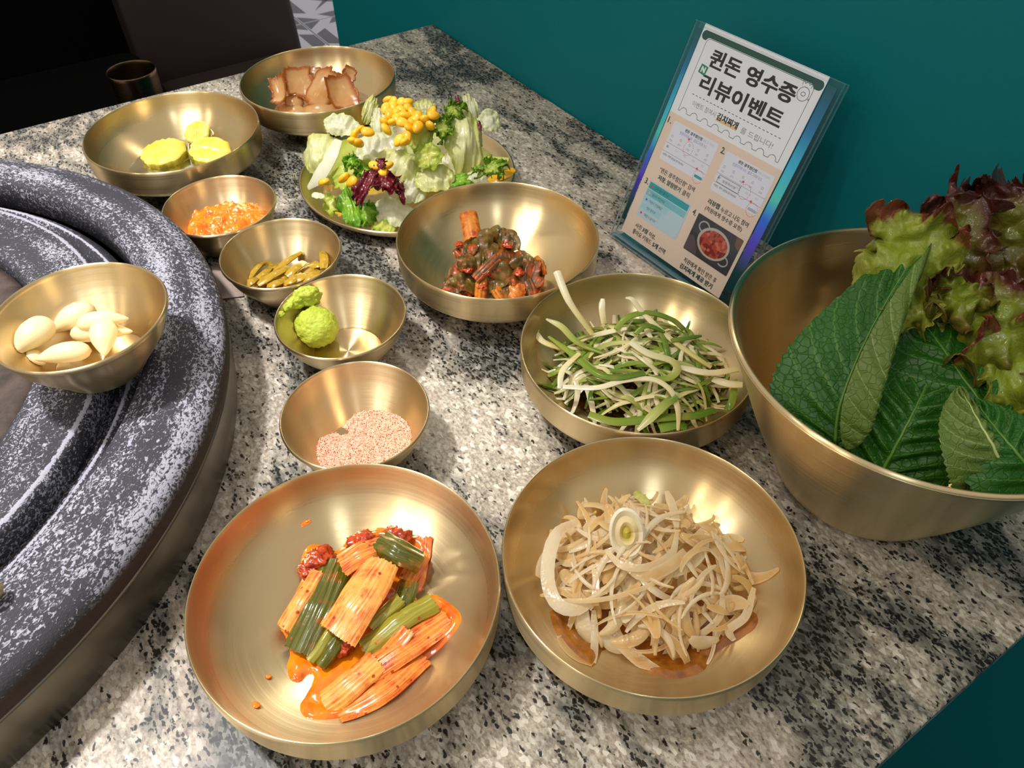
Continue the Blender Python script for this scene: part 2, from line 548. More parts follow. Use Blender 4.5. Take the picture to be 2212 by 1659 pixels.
def ware(name, pin, pout, lip, mat_, loc, label, cat, scale=1.0, group=None, zrot=0.0):
    V, Fc = bowl_mesh(pin, pout, lip)
    o = mesh(name, V * scale, [tuple(reversed(f)) for f in Fc], mat_, rebase=False)
    o.location = loc
    o.rotation_euler = (0, 0, zrot)
    return tag(o, label, cat, group)

M1 = np.array([-0.0728, 0.1780]); M2 = np.array([0.0625, 0.1946]); M3 = np.array([0.0722, 0.3304])
M4 = np.array([-0.0092, 0.4388]); M5 = np.array([-0.2702, 0.5862]); M6 = np.array([-0.1699, 0.6799])
S1 = np.array([-0.2092, 0.4886]); S2 = np.array([-0.1537, 0.4309]); S3 = np.array([-0.1041, 0.3667]); S4 = np.array([-0.0843, 0.2858])
PL = np.array([-0.0827, 0.5642]); BB = np.array([0.1926, 0.2695])
G5 = np.array([-0.2163, 0.3015]); G5Z = 0.0546; G5S = 1.07
for c_, lab in [(M1, 'wide shallow brass-coloured bowl holding green onion kimchi'),
                (M2, 'wide shallow brass-coloured bowl holding sliced onions'),
                (M3, 'wide shallow brass-coloured bowl holding shredded green onions'),
                (M4, 'wide shallow brass-coloured bowl holding mustard leaf kimchi'),
                (M5, 'wide shallow brass-coloured bowl holding three pickle slices'),
                (M6, 'wide shallow brass-coloured bowl of soy-pickled onion at the far table edge')]:
    ware('side_dish_bowl', MED_IN, MED_OUT, 0.0011, BRASS, (c_[0], c_[1], 0.0003), lab, 'bowl', group='wide side dish bowls')
for c_, lab in [(S1, 'small brass-coloured sauce bowl holding orange soybean paste'),
                (S2, 'small brass-coloured sauce bowl holding yellow-green pickled stems'),
                (S3, 'small brass-coloured sauce bowl with wasabi on its left side'),
                (S4, 'small brass-coloured sauce bowl holding pink seasoned salt')]:
    ware('sauce_bowl', SM_IN, SM_OUT, 0.0012, BRASS_S, (c_[0], c_[1], 0.0003), lab, 'bowl', group='small sauce bowls')
ware('sauce_bowl', SM_IN, SM_OUT, 0.0012, BRASS_S, (G5[0], G5[1], G5Z), 'small brass-coloured bowl of garlic standing on the stone grill', 'bowl', G5S, group='small sauce bowls')
ware('salad_plate', PLATE_IN, PLATE_OUT, 0.0008, BRASS, (PL[0], PL[1], 0.0003), 'flat round brass-coloured plate under the green salad', 'plate')
ware('mixing_bowl', BIG_IN, BIG_OUT, 0.0016, BRASS, (BB[0], BB[1], 0.0003), 'large deep brass-coloured bowl of leaf vegetables beside the sign', 'bowl')

# metal cup on the black stool
cup_c = at(283, 152, -0.150)
V, Fc = lathe(fine_profile([(0.0, 0.003), (0.024, 0.003), (0.029, 0.010), (0.0325, 0.045), (0.0335, 0.0745)], 24) +
              [(0.0340, 0.0755)] + fine_profile([(0.0345, 0.0745), (0.0336, 0.045), (0.0300, 0.009), (0.0250, 0.0), (0.0, 0.0)], 24), 64)
CUPM = metal('shaded_brass', (120, 96, 72), 0.2, 0.34, 0.5)  # brass darkened in its colour for the shade the cup stands in
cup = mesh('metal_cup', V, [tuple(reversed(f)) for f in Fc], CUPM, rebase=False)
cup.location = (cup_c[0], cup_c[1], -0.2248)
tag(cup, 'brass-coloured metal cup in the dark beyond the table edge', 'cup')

# ================================================================ STONE GRILL
GC = np.array([-0.4176, 0.2695])
t = NT('worn_grill_stone')
c = t.obj()
sx = t.n('ShaderNodeSeparateXYZ'); t.set(sx, 0, c)
rad = t.math('SQRT', t.math('ADD', t.math('MULTIPLY', sx.outputs[0], sx.outputs[0]), t.math('MULTIPLY', sx.outputs[1], sx.outputs[1])))
ang = t.math('ARCTAN2', sx.outputs[1], sx.outputs[0])
pv = t.n('ShaderNodeCombineXYZ'); t.set(pv, 0, t.math('MULTIPLY', ang, 0.26)); t.set(pv, 1, rad); t.set(pv, 2, sx.outputs[2])
pv2 = t.n('ShaderNodeMapping'); t.set(pv2, 'Vector', pv); pv2.inputs['Scale'].default_value = (0.75, 1.2, 1.0); pv2.inputs['Rotation'].default_value = (0, 0, 0.5)
fn = t.noise(pv2, 560.0, 4.0, 0.62, 0.9)
pv3 = t.n('ShaderNodeMapping'); t.set(pv3, 'Vector', pv); pv3.inputs['Scale'].default_value = (6.0, 60.0, 1.0)
band = t.noise(pv3, 1.0, 3.0, 0.55, 0.4)
blot = t.noise(c, 26.0, 3.0, 0.6)
wear = t.math('ADD', t.math('MULTIPLY', band, 0.75), t.math('MULTIPLY', blot, 0.35))
# two pale worn rings along the crest and near the outer shoulder
def ringmask(r0, w):
    d = t.math('DIVIDE', t.math('ABSOLUTE', t.math('SUBTRACT', rad, r0)), w)
    return t.math('SUBTRACT', 1.0, d, clamp=True)
rings = t.math('ADD', t.math('MULTIPLY', ringmask(0.2530, 0.0060), 0.085), t.math('MULTIPLY', ringmask(0.2360, 0.0120), 0.09))
rings = t.math('ADD', rings, t.math('MULTIPLY', t.math('ADD', ringmask(0.1995, 0.0016), ringmask(0.2120, 0.0014)), 0.35))
s_ = t.math('ADD', t.math('ADD', fn, t.math('MULTIPLY', t.math('SUBTRACT', wear, 0.55), 0.75)), rings)
msk = t.ramp(s_, [(0.545, 0.0), (0.625, 1.0)])
base_ = t.mix(blot, lin((38, 38, 46)), lin((58, 58, 68)))
stain = t.ramp(sx.outputs[2], [(0.0445, 1.0), (0.0475, 0.0)])   # scorched brown flank
stone_c = t.mix(t.math('MULTIPLY', msk, 0.92), base_, lin((172, 172, 188)))
flank = t.math('MULTIPLY', stain, t.ramp(rad, [(0.255, 0.0), (0.258, 1.0)]))
t.p(Base_Color=t.mix(flank, stone_c, t.mix(blot, lin((38, 27, 22)), lin((78, 54, 40)))), Roughness=t.math('SUBTRACT', 0.72, t.math('MULTIPLY', msk, 0.10)))
t.bump(t.math('ADD', fn, t.math('MULTIPLY', msk, 0.8)), 0.5, 0.0009)
STONE = t.m
t = NT('burnt_iron')
c = t.obj()
t.p(Base_Color=t.mix(t.ramp(t.noise(c, 45.0, 4.0, 0.65), [(0.35, 0.0), (0.7, 1.0)]), lin((34, 27, 25)), lin((86, 70, 62))), Roughness=0.7)
t.bump(t.noise(c, 130.0, 3.0), 0.5, 0.001)
IRON = t.m
grill = tag(empty('tabletop_grill', (GC[0], GC[1], 0.0)), 'round dark stone grill with worn pale rim and steel band', 'grill')
def lpart(name, prof, mat_, n=192, close=True):
    V, Fc = lathe(prof, n, close)
    return mesh(name, V, [tuple(reversed(f)) for f in Fc], mat_, parent=grill)
lpart('steel_band', [(0.2500, 0.0004), (0.2500, 0.034), (0.2620, 0.034), (0.2624, 0.0325), (0.2600, 0.012), (0.2585, 0.0004)], STEEL)
ringp = fine_profile([(0.2625, 0.0355), (0.2632, 0.041), (0.2615, 0.0465), (0.2570, 0.0505), (0.2500, 0.0535), (0.2400, 0.0556), (0.2300, 0.0556), (0.2250, 0.0545), (0.2232, 0.0522)], 44)
lpart('stone_ring', [(0.2225, 0.0345)] + [(0.262, 0.0345)] + ringp + [(0.2225, 0.0500)], STONE)
lpart('trough_ring', [(0.2190, 0.020), (0.2190, 0.0360), (0.2150, 0.0400), (0.2125, 0.0418), (0.2110, 0.0414), (0.2085, 0.0370), (0.2030, 0.0355), (0.2030, 0.020)], STONE)
lpart('inner_plate', [(0.2026, 0.0200), (0.2026, 0.0480), (0.2010, 0.0500), (0.1985, 0.0506), (0.1800, 0.0500), (0.1690, 0.0502), (0.1660, 0.0492), (0.1645, 0.0460), (0.1640, 0.0200)], STONE)
lpart('pan', [(0.1630, 0.0180), (0.1630, 0.0420), (0.1560, 0.0440), (0.1450, 0.0400), (0.0, 0.0430), (0.0, 0.0180)], IRON, close=False)
lpart('base_tray', [(0.2490, 0.0004), (0.2490, 0.0170), (0.0, 0.0170), (0.0, 0.0004)], DARKSTEEL, close=False)

# rounded brass-coloured handle end that reaches over the stone ring from the left
hp = [at(-70, 1305, 0.0625), at(-25, 1283, 0.0622), at(6, 1262, 0.0616)]
hp = smooth_path(hp, 12)
V, Fc = tube(hp, [0.0042, 0.0042, 0.0042, 0.0042, 0.0040, 0.0030, 0.0008], 16)
tag(mesh('tong_handle', V, Fc, BRASS_S), 'rounded brass-coloured handle end resting on the grill rim', 'handle')

# flat pale packet lying between the grill and the small bowls
t = NT('packet_film'); c = t.obj()
t.p(Base_Color=t.mix(t.noise(c, 60.0, 3.0), lin((150, 132, 124)), lin((172, 154, 146))), Roughness=0.22)
PACK = t.m
pk = [at(455, 575, .001), at(500, 566, .001), at(527, 640, .001), at(478, 646, .001)]
pc_ = np.mean(pk, 0)
PP = np.zeros((9, 7, 3))
for i in range(9):
    for j in range(7):
        a_, b_ = i / 8, j / 6
        q_ = (1 - a_) * ((1 - b_) * pk[0] + b_ * pk[1]) + a_ * ((1 - b_) * pk[3] + b_ * pk[2])
        q_[2] = .0011 + .0016 * math.sin(math.pi * a_) * math.sin(math.pi * b_)
        PP[i, j] = q_
pv_, pf_, pm_, pa_ = sheet(PP, .0008)
tag(mesh('wipe_packet', pv_, pf_, PACK, attrs=pa_), 'small flat pale packet between the grill and the pickled-stem bowl', 'packet')

# ================================================================ ACRYLIC SIGN
SPHI, SLEAN, SW, SH = -0.9473, 0.3839, 0.1169, 0.1519
s_e = np.array([math.cos(SPHI), math.sin(SPHI), 0])
s_b = np.array([-math.sin(SPHI), math.cos(SPHI), 0])
s_u = np.array([0, 0, math.cos(SLEAN)]) + s_b * math.sin(SLEAN)
s_n = np.cross(s_e, s_u)                     # towards the viewer
S_O = np.array([0.0764, 0.4953, 0.0042])
def sign_matrix(off):
    mm = Matrix.Identity(4)
    o_ = S_O + s_n * off
    for i in range(3):
        mm[i][0], mm[i][1], mm[i][2], mm[i][3] = s_e[i], s_u[i], s_n[i], o_[i]
    return mm
def clear_film(name, tint, rough=0.03, ior=1.22):
    """thin clear sheet or liquid: tinted see-through plus surface gloss"""
    t = NT(name)
    tr = t.n('ShaderNodeBsdfTransparent', {'Color': tint})
    gl = t.n('ShaderNodeBsdfGlossy', {'Roughness': rough})
    fr = t.n('ShaderNodeFresnel', {'IOR': ior})
    mx = t.n('ShaderNodeMixShader'); t.set(mx, 0, fr)
    t.t.links.new(tr.outputs[0], mx.inputs[1]); t.t.links.new(gl.outputs[0], mx.inputs[2])
    t.t.links.new(mx.outputs[0], t.out.inputs[0])
    t.t.nodes.remove(t.b)
    return t.m
ACRYL = clear_film('clear_acrylic', (0.97, 0.99, 1.0, 1))
t = NT('acrylic_cut_edge')
t.p(Base_Color=lin((176, 206, 218)), Roughness=0.12, IOR=1.49)
t.set(t.b, 'Transmission Weight', 0.75)
ACRYL_EDGE = t.m
t = NT('painted_edge_reflection')  # iridescent reflection in the clear acrylic, put into the colour
c = t.obj()
sx = t.n('ShaderNodeSeparateXYZ'); t.set(sx, 0, c)
hue = t.ramp(t.math('ADD', t.math('MULTIPLY', sx.outputs[1], 6.5), t.math('MULTIPLY', t.noise(c, 18.0, 2.0), 0.12)),
    [(0.0, lin((20, 60, 66))), (0.22, lin((28, 78, 84))), (0.36, lin((92, 60, 214))), (0.47, lin((40, 110, 235))), (0.58, lin((86, 216, 200))), (0.70, lin((60, 190, 225))), (0.85, lin((30, 120, 170))), (1.0, lin((18, 90, 100)))])
t.p(Base_Color=hue, Roughness=0.25, Metallic=0.35)
PAINTED_REFLECTION = t.m
stand = tag(empty('acrylic_sign_holder'), 'clear acrylic sign holder leaning back before the teal wall', 'sign holder')
stand.matrix_world = sign_matrix(0)
def spart(name, b, mat_, bev=0.0004):
    V, Fc = box(*b)
    ms = [mat_, ACRYL_EDGE] if mat_ is ACRYL else mat_
    o = mesh(name, V, [tuple(reversed(f)) for f in Fc], ms, parent=stand, smooth=False, midx=[0, 0, 1, 1, 1, 1] if mat_ is ACRYL else None)
    if bev:
        md = o.modifiers.new('bevel', 'BEVEL'); md.width = bev; md.segments = 2
    return o
spart('front_panel', (0.0, SW, 0.0, SH, 0.0010, 0.0030), ACRYL)
spart('back_panel', (0.0, SW, 0.0, SH, -0.0036, -0.0016), ACRYL)
spart('bottom_ledge', (0.0, SW, -0.0030, -0.0002, -0.0036, 0.0030), ACRYL)
spart('edge_reflection', (0.1052, 0.1118, 0.012, SH - 0.004, -0.0014, -0.0012), PAINTED_REFLECTION, 0)  # added strips that carry the painted reflection
spart('edge_reflection', (0.0012, 0.0048, 0.012, SH - 0.004, -0.0014, -0.0012), PAINTED_REFLECTION, 0)
# foot plate lying on the table behind the panels
V, Fc = box(0.004, SW - 0.004, 0.0, 0.058, 0.0, 0.0022)
fm = np.array(V); fm = np.array([S_O * [1, 1, 0] + s_e * v[0] + s_b * (v[1] + 0.003) + np.array([0, 0, v[2] + 0.0003]) for v in fm])
inv = stand.matrix_world.inverted()
fm = [inv @ Vector(v) for v in fm]
o = mesh('foot_plate', fm, [tuple(reversed(f)) for f in Fc], ACRYL, parent=stand, smooth=False)

# ---- printed card inside the holder
card = tag(empty('printed_card'), 'printed review event card with black Korean heading inside the acrylic holder', 'card')
card.matrix_world = sign_matrix(-0.0008)
def ink(name, rgb, rough=0.5): return plain(name, rgb, rough)
PAPER = ink('card_white', (236, 234, 240)); BEIGE = ink('card_beige', (232, 206, 188)); INK = ink('ink_black', (24, 22, 28)); DKG = ink('ink_dark_green', (14, 74, 66))
GREY = ink('ink_grey', (120, 122, 132)); PANEL = ink('card_panel', (226, 224, 236)); RULE = ink('ink_rule', (178, 176, 196)); BLUE = ink('ink_blue', (96, 112, 190)); RED = ink('ink_red', (226, 52, 48))
TEAL1 = ink('ink_teal', (44, 156, 162)); TEAL2 = ink('ink_teal_mid', (128, 188, 198)); TEAL3 = ink('ink_teal_light', (170, 204, 216)); TEAL4 = ink('ink_teal_pale', (190, 208, 218)); NGREEN = ink('ink_logo_green', (20, 130, 80)); TAN = ink('ink_tan', (226, 186, 136))
LAYER = [0]
def flat(name, polys, mat_, z=None, parent=None):
    """flat print: polygons in mm from the holder's lower left corner"""
    LAYER[0] += 1
    zz = (0.00020 + 0.0000020 * LAYER[0]) if z is None else z
    V, Fc = [], []
    for p_ in polys:
        k = len(V); V += [(x / 1000, y / 1000, zz) for x, y in p_]; Fc.append(tuple(range(k, k + len(p_))))
    return mesh(name, V, Fc, mat_, parent=parent or card, smooth=False)
def rect(x0, x1, y0, y1): return [(x0, y0), (x1, y0), (x1, y1), (x0, y1)]
def rrect(x0, x1, y0, y1, r, n=6, corners=(1, 1, 1, 1)):
    pts = []
    for q, (cx, cy, a0) in enumerate([(x0 + r, y0 + r, 180), (x1 - r, y0 + r, 270), (x1 - r, y1 - r, 0), (x0 + r, y1 - r, 90)]):
        if not corners[q]:
            pts.append([(x0, y0), (x1, y0), (x1, y1), (x0, y1)][q]); continue
        for i in range(n + 1):
            a = math.radians(a0 + 90 * i / n); pts.append((cx + r * math.cos(a), cy + r * math.sin(a)))
    return pts
def stroke(pts, w, closed=False):
    """thin drawn line as quads"""
    out = []
    P = list(pts) + ([pts[0]] if closed else [])
    for (x0, y0), (x1, y1) in zip(P[:-1], P[1:]):
        L = math.hypot(x1 - x0, y1 - y0) or 1e-9
        nx, ny = -(y1 - y0) / L * w / 2, (x1 - x0) / L * w / 2
        out.append([(x0 - nx, y0 - ny), (x1 - nx, y1 - ny), (x1 + nx, y1 + ny), (x0 + nx, y0 + ny)])
    return out
def circle(cx, cy, rx, ry=None, n=24, a0=0):
    ry = ry or rx
    return [(cx + rx * math.cos(2 * math.pi * i / n + a0), cy + ry * math.sin(2 * math.pi * i / n + a0)) for i in range(n)]
TEXTS = []
def text(name, s, x0, x1, y0, y1, mat_, bold=0.0):
    """lettering fitted into the rectangle x0..x1, y0..y1 (mm); turned into flat meshes by set_type()"""
    LAYER[0] += 1
    cu = bpy.data.curves.new(name, 'FONT')
    cu.body = s; cu.size = 0.01; cu.resolution_u = 2
    tmp = bpy.data.objects.new('tmp_text', cu); COL.objects.link(tmp)
    TEXTS.append((tmp, cu, name, x0, x1, y0, y1, mat_, 0.00020 + 0.0000020 * LAYER[0], bold * 14.0))
def set_type():
    bpy.context.view_layer.update()
    dg = bpy.context.evaluated_depsgraph_get()
    done = [bpy.data.meshes.new_from_object(q[0].evaluated_get(dg)) for q in TEXTS]
    for me, (tmp, cu, name, x0, x1, y0, y1, mat_, zz, bw) in zip(done, TEXTS):
        bpy.data.objects.remove(tmp); bpy.data.curves.remove(cu)
        n = len(me.vertices)
        co = np.zeros(n * 3); me.vertices.foreach_get('co', co); co = co.reshape(-1, 3)
        mn, mx = co.min(0), co.max(0)
        co[:, 0] = (x0 + (co[:, 0] - mn[0]) / (mx[0] - mn[0]) * (x1 - x0)) / 1000
        co[:, 1] = (y0 + (co[:, 1] - mn[1]) / (mx[1] - mn[1]) * (y1 - y0)) / 1000
        co[:, 2] = zz
        if bw:   # heavier strokes: the outline overprinted at small offsets
            polys = [tuple(p.vertices) for p in me.polygons]
            offs = [(-bw, -bw * .6), (bw, -bw * .6), (-bw, bw * .6), (bw, bw * .6), (0, 0)]
            V_, F_ = [], []
            for q, (ox, oy) in enumerate(offs):
                V_ += [(x + ox / 1000, y + oy / 1000, z + q * 4e-7) for x, y, z in co]
                F_ += [tuple(i + q * n for i in p) for p in polys]
            bpy.data.meshes.remove(me)
            me = bpy.data.meshes.new(name); me.from_pydata(V_, [], F_)
        else:
            me.vertices.foreach_set('co', co.ravel())
        me.materials.clear(); me.materials.append(mat_)
        me.name = name
        o = bpy.data.objects.new(name, me); COL.objects.link(o); o.parent = card

V, Fc = box(0.0060, 0.1045, 0.0040, 0.1520, 0.0, 0.0002)
mesh('paper_sheet', V, [tuple(reversed(f)) for f in Fc], PAPER, parent=card, smooth=False)
flat('beige_field', [rect(6.0, 104.5, 4.0, 94.4)], BEIGE)
flat('green_bar', [rrect(6.8, 103.8, 142.8, 148.6, 2.8)], DKG)
flat('ticket_panel', [rrect(11.2, 98.6, 110, 145.0, 3.2, corners=(0, 0, 1, 1))], PAPER)
# ticket outline with scalloped lower edge
tk = [(12.2, 97.4)]
top = [(12.2, 141.6)] + [(15.4 - 3.2 * math.cos(math.radians(a)), 141.4 + 3.2 * math.sin(math.radians(a))) for a in (20, 45, 70, 90)]
right = [(95.6 + 3.2 * math.sin(math.radians(a)), 141.4 + 3.2 * math.cos(math.radians(a))) for a in (0, 20, 45, 70, 90)] + [(98.8, 97.4)]
pts = tk + top + right
nsc = 9; wsc = 86.6 / nsc
for k in range(nsc):
    x1 = 98.8 - k * wsc
    pts += [(x1 - 1.6, 97.4)] + [(x1 - wsc / 2 - 0.2 + 3.0 * math.cos(math.radians(a)), 97.4 + 2.9 * math.sin(math.radians(a))) for a in range(0, 181, 20)]
pts.append((12.2, 97.4))
flat('ticket_outline', stroke(pts, 0.32), INK)
text('heading_lettering', '퀸돈 영수증', 20.5, 89.0, 129.8, 140.6, INK, 0.036)
text('heading_lettering', '리뷰이벤트', 20.8, 88.4, 114.0, 125.0, INK, 0.036)
flat('logo_tile', [[(15.2, 124.0), (21.4, 123.2), (22.0, 129.0), (15.8, 129.6)]], NGREEN)
text('logo_lettering', 'N', 17.1, 20.1, 124.8, 128.2, PAPER, 0.02)
flat('dashed_rule', [rect(18 + k * 3.2, 18 + k * 3.2 + 1.7, 110.2, 110.6) for k in range(24)], INK)
flat('highlight', [rect(43.4, 61.5, 102.4, 104.6)], TAN)
text('subtitle_lettering', '이벤트 참여시', 21.2, 42.0, 103.6, 107.2, GREY, 0.0)
text('subtitle_lettering', '김치찌개', 43.6, 61.2, 103.2, 107.6, INK, 0.014)
text('subtitle_lettering', '를 드립니다!', 64.5, 90.6, 102.6, 106.4, GREY, 0.0)
# crowned pig outline emblem
flat('emblem', stroke(circle(93.6, 138.0, 4.0), 0.35, True) + stroke(circle(93.6, 138.0, 1.5, 1.1), 0.35, True) +
     stroke([(90.6, 142.2), (89.8, 145.6), (92.2, 143.6), (93.6, 146.4), (95.0, 143.6), (97.4, 145.6), (96.6, 142.2)], 0.3) + stroke([(97.4, 136.4), (98.8, 135.8), (98.4, 137.0)], 0.3), ink('emblem_ink', (50, 66, 96)))
for s_, x_, y_ in [('1.', 7.6, 87.0), ('2.', 57.4, 86.2), ('3.', 9.2, 43.2), ('4.', 57.0, 42.4)]:
    text('step_number', s_, x_, x_ + 3.2, y_, y_ + 4.0, DKG, 0.010)

def app_panel(x0, x1, y0, y1, second):
    flat('screen_panel', [rrect(x0, x1, y0, y1, 1.2)], PANEL)
    X = lambda f: x0 + f * (x1 - x0)
    Y = lambda f: y0 + f * (y1 - y0)
    text('screen_lettering', '퀸돈 광주첨단점', X(.28), X(.66), Y(.87), Y(.95), INK, 0.006)
    text('screen_lettering', '육류,고기요리', X(.68), X(.92), Y(.875), Y(.94), RULE, 0.0)
    text('screen_lettering', '방문자리뷰 105 · 블로그리뷰 212', X(.20), X(.80), Y(.76), Y(.84), BLUE, 0.0)
    icons = []
    for k, (w_, xx) in enumerate(zip(('전화', '문의', '저장', '길찾기', '공유'), (.08, .28, .48, .68, .88))):
        icons += stroke(circle(X(xx), Y(.64), 0.75, n=12 if k != 2 else 5), 0.22, True)
        text('screen_lettering', w_, X(xx) - 1.3, X(xx) + 1.3, Y(.50), Y(.55), GREY, 0.0)
    flat('icon_row', icons, GREY)
    flat('panel_rule', [rect(x0, x1, Y(.44), Y(.455)), rect(x0, x1, Y(.22), Y(.235))], RULE)
    for w_, xx in zip(('홈', '소식', '메뉴', '리뷰', '사진'), (.07, .27, .47, .67, .87)):
        text('screen_lettering', w_, X(xx) - 1.2, X(xx) + 1.2, Y(.33), Y(.39), INK if xx < .1 else RULE, 0.0)
    text('screen_lettering', '이벤트, 혜택 알림을 받아보세요', X(.03), X(.52), Y(.12), Y(.18), INK, 0.0)
    dots = [stroke([(X(.48) + 4.0 * math.cos(a), Y(.56) + 4.6 * math.sin(a)), (X(.48) + 4.0 * math.cos(a + .16), Y(.56) + 4.6 * math.sin(a + .16))], 0.35)[0] for a in np.arange(0, 6.28, 0.32)] if not second else \
           [stroke([(X(.62) + 4.4 * math.cos(a), Y(.36) + 4.8 * math.sin(a)), (X(.62) + 4.4 * math.cos(a + .16), Y(.36) + 4.8 * math.sin(a + .16))], 0.35)[0] for a in np.arange(0, 6.28, 0.32)]
    dots += [stroke([(X(.88) + 4.2 * math.cos(a), Y(.08) + 4.4 * math.sin(a)), (X(.88) + 4.2 * math.cos(a + .16), Y(.08) + 4.4 * math.sin(a + .16))], 0.35)[0] for a in np.arange(0, 6.28, 0.32)]
    flat('dotted_circle', dots, RED)
    star = lambda cx, cy: [(cx + (1.3 if i % 2 == 0 else 0.55) * math.sin(i * math.pi / 5), cy + (1.3 if i % 2 == 0 else 0.55) * math.cos(i * math.pi / 5)) for i in range(10)]
    flat('star_mark', [star(X(.42) if not second else X(.52), Y(.76) if not second else Y(.55)), star(X(.80), Y(.24))], RED)
    flat('button', [rrect(X(.80), X(.97), Y(.04), Y(.11), 0.6)], TEAL1 if not second else RULE)
    if second:
        flat('tooltip', stroke(rect(X(.06), X(.52), Y(.24), Y(.42)), 0.25, True), INK)
        text('screen_lettering', '방문자리뷰', X(.16), X(.44), Y(.29), Y(.36), DKG, 0.0)
app_panel(13.0, 54.0, 63.4, 90.4, False)
app_panel(61.8, 102.0, 62.8, 89.4, True)
text('caption_lettering', '"퀸돈 광주첨단점" 검색', 17.5, 51.0, 55.4, 58.8, INK, 0.003)
text('caption_lettering', '저장, 알림받기', 18.8, 40.5, 50.0, 53.6, DKG, 0.010)
text('caption_lettering', '클릭', 42.6, 49.2, 50.0, 53.6, INK, 0.003)
flat('poll_panel', [rrect(13.2, 53.6, 20.6, 47.2, 1.2)], TEAL4)
for k, (x1, m_) in enumerate([(52.6, TEAL1), (52.6, TEAL2), (38.0, TEAL3), (34.0, TEAL3), (52.6, TEAL4)]):
    y1 = 46.4 - k * 5.1
    flat('poll_bar', [rect(14.2, x1, y1 - 4.5, y1)], m_)
    text('poll_lettering', ['"고기 질이 좋아요"', '"음식이 맛있어요"', '"직원이 친절해요"', '"양이 많아요"', '"매장이 넓어요"'][k], 19.5, [34, 33, 33, 29, 32][k], y1 - 3.4, y1 - 1.2, INK, 0.0)
    flat('poll_icon', [circle(16.8, y1 - 2.3, 0.9, n=10)], [RED, TAN, BLUE, TEAL3, RED][k])
text('caption_lettering', '리뷰탭', 64.7, 74.6, 54.2, 57.6, DKG, 0.010)
text('caption_lettering', '누르고 나도 참여', 76.4, 100.0, 53.8, 57.2, INK, 0.003)
text('caption_lettering', '(직원에게 영수증 요청)', 64.8, 97.2, 49.0, 52.6, INK, 0.003)
text('caption_lettering', '사진', 16.6, 22.6, 12.4, 15.8, INK, 0.003)
text('caption_lettering', '3장', 24.0, 29.4, 12.4, 15.8, DKG, 0.010)
text('caption_lettering', '이상,', 30.8, 37.2, 12.2, 15.8, INK, 0.003)
text('caption_lettering', '좋아요 키워드', 16.2, 35.6, 7.4, 11.0, INK, 0.003)
text('caption_lettering', '5개', 37.2, 42.2, 7.4, 11.0, DKG, 0.010)
text('caption_lettering', '선택', 43.6, 49.7, 7.4, 11.0, INK, 0.003)
text('caption_lettering', '직원에게 확인 받은 후', 66.7, 97.0, 11.2, 14.8, INK, 0.003)
text('caption_lettering', '김치찌개 제공 받기', 65.8, 96.0, 6.2, 9.8, DKG, 0.011)
# printed picture of a pot of red stew
t = NT('printed_stew')
c = t.obj()
vo = t.n('ShaderNodeTexVoronoi', {'Scale': 420.0}); t.set(vo, 'Vector', c)
sc_ = t.n('ShaderNodeSeparateColor'); t.set(sc_, 0, vo.outputs['Color'])
t.p(Base_Color=t.ramp(sc_.outputs[0], [(0.0, lin((128, 36, 26))), (0.45, lin((180, 66, 46))), (0.75, lin((206, 104, 76))), (1.0, lin((226, 160, 132)))], 'CONSTANT'), Roughness=0.5)
STEW = t.m
t = NT('printed_slate')
t.p(Base_Color=t.mix(t.noise(t.obj(), 90.0, 3.0), lin((34, 34, 42)), lin((66, 64, 74))), Roughness=0.5)
SLATE = t.m
flat('picture', [rrect(62.0, 102.2, 19.4, 45.8, 0.8)], SLATE)
flat('picture_cloth', [[(62.2, 20.0), (74, 20.0), (70, 27), (66, 31), (62.2, 30)]], ink('ink_mauve', (92, 74, 80)))
flat('picture_side_dish', [[(96.5, 45.6), (102, 45.6), (102, 37.5), (97.5, 40)]], ink('ink_brown', (120, 84, 66)))
flat('pot_handle', stroke(circle(70.6, 39.6, 4.2, 3.4, 20), 1.0, True) + stroke(circle(94.5, 26.5, 4.2, 3.2, 20), 1.0, True), ink('ink_steel', (176, 172, 164)))
flat('pot_side', [circle(82.2, 30.2, 13.4, 9.6, 40)], ink('ink_pot', (70, 56, 52)))
flat('pot_rim', [circle(82.6, 32.8, 13.6, 10.2, 40)], ink('ink_steel_rim', (186, 180, 168)))
flat('pot_stew', [circle(82.7, 32.6, 11.8, 8.6, 40)], STEW)
set_type()

# ================================================================ FOOD: shared
def thing(name, geo, mats, label, cat, group=None, smooth=True, kind=None):
    V, Fc, mi, attrs = geo if len(geo) == 4 else (geo[0], geo[1], None, None)
    if mi is not None and not isinstance(mats, (list, tuple)): mi = None
    o = mesh(name, V, Fc, mats, smooth=smooth, attrs=attrs, midx=mi)
    return tag(o, label, cat, group, kind)

def P3(*pts): return [at(*q) for q in pts]

def keep_above(geo, c, floorfn, gap=0.0008, z0=0.0003, scale=1.0):
    """lift whatever would sink through the bowl, and keep it inside the wall"""
    V = geo[0]
    dx, dy = V[:, 0] - c[0], V[:, 1] - c[1]
    r = np.hypot(dx, dy) / scale
    z = (V[:, 2] - z0) / scale - gap
    rr_ = np.linspace(0, 0.0655 if floorfn is med_floor else (0.0378 if floorfn is sm_floor else 0.086), 400)
    ff = np.maximum.accumulate(floorfn(rr_) + np.arange(400) * 1e-9)
    rmax = np.interp(z, ff, rr_)
    low = z < floorfn(r)
    lift = floorfn(r) - z
    pull = r - rmax
    use_pull = low & (pull < 1.6 * lift) & (z > ff[0])
    k = np.where(use_pull, np.maximum(rmax, 1e-6) / np.maximum(r, 1e-6), 1.0)
    V[:, 0] = c[0] + dx * k
    V[:, 1] = c[1] + dy * k
    V[:, 2] = np.where(low & ~use_pull, floorfn(r) * scale + z0 + gap * scale, V[:, 2])
    return geo

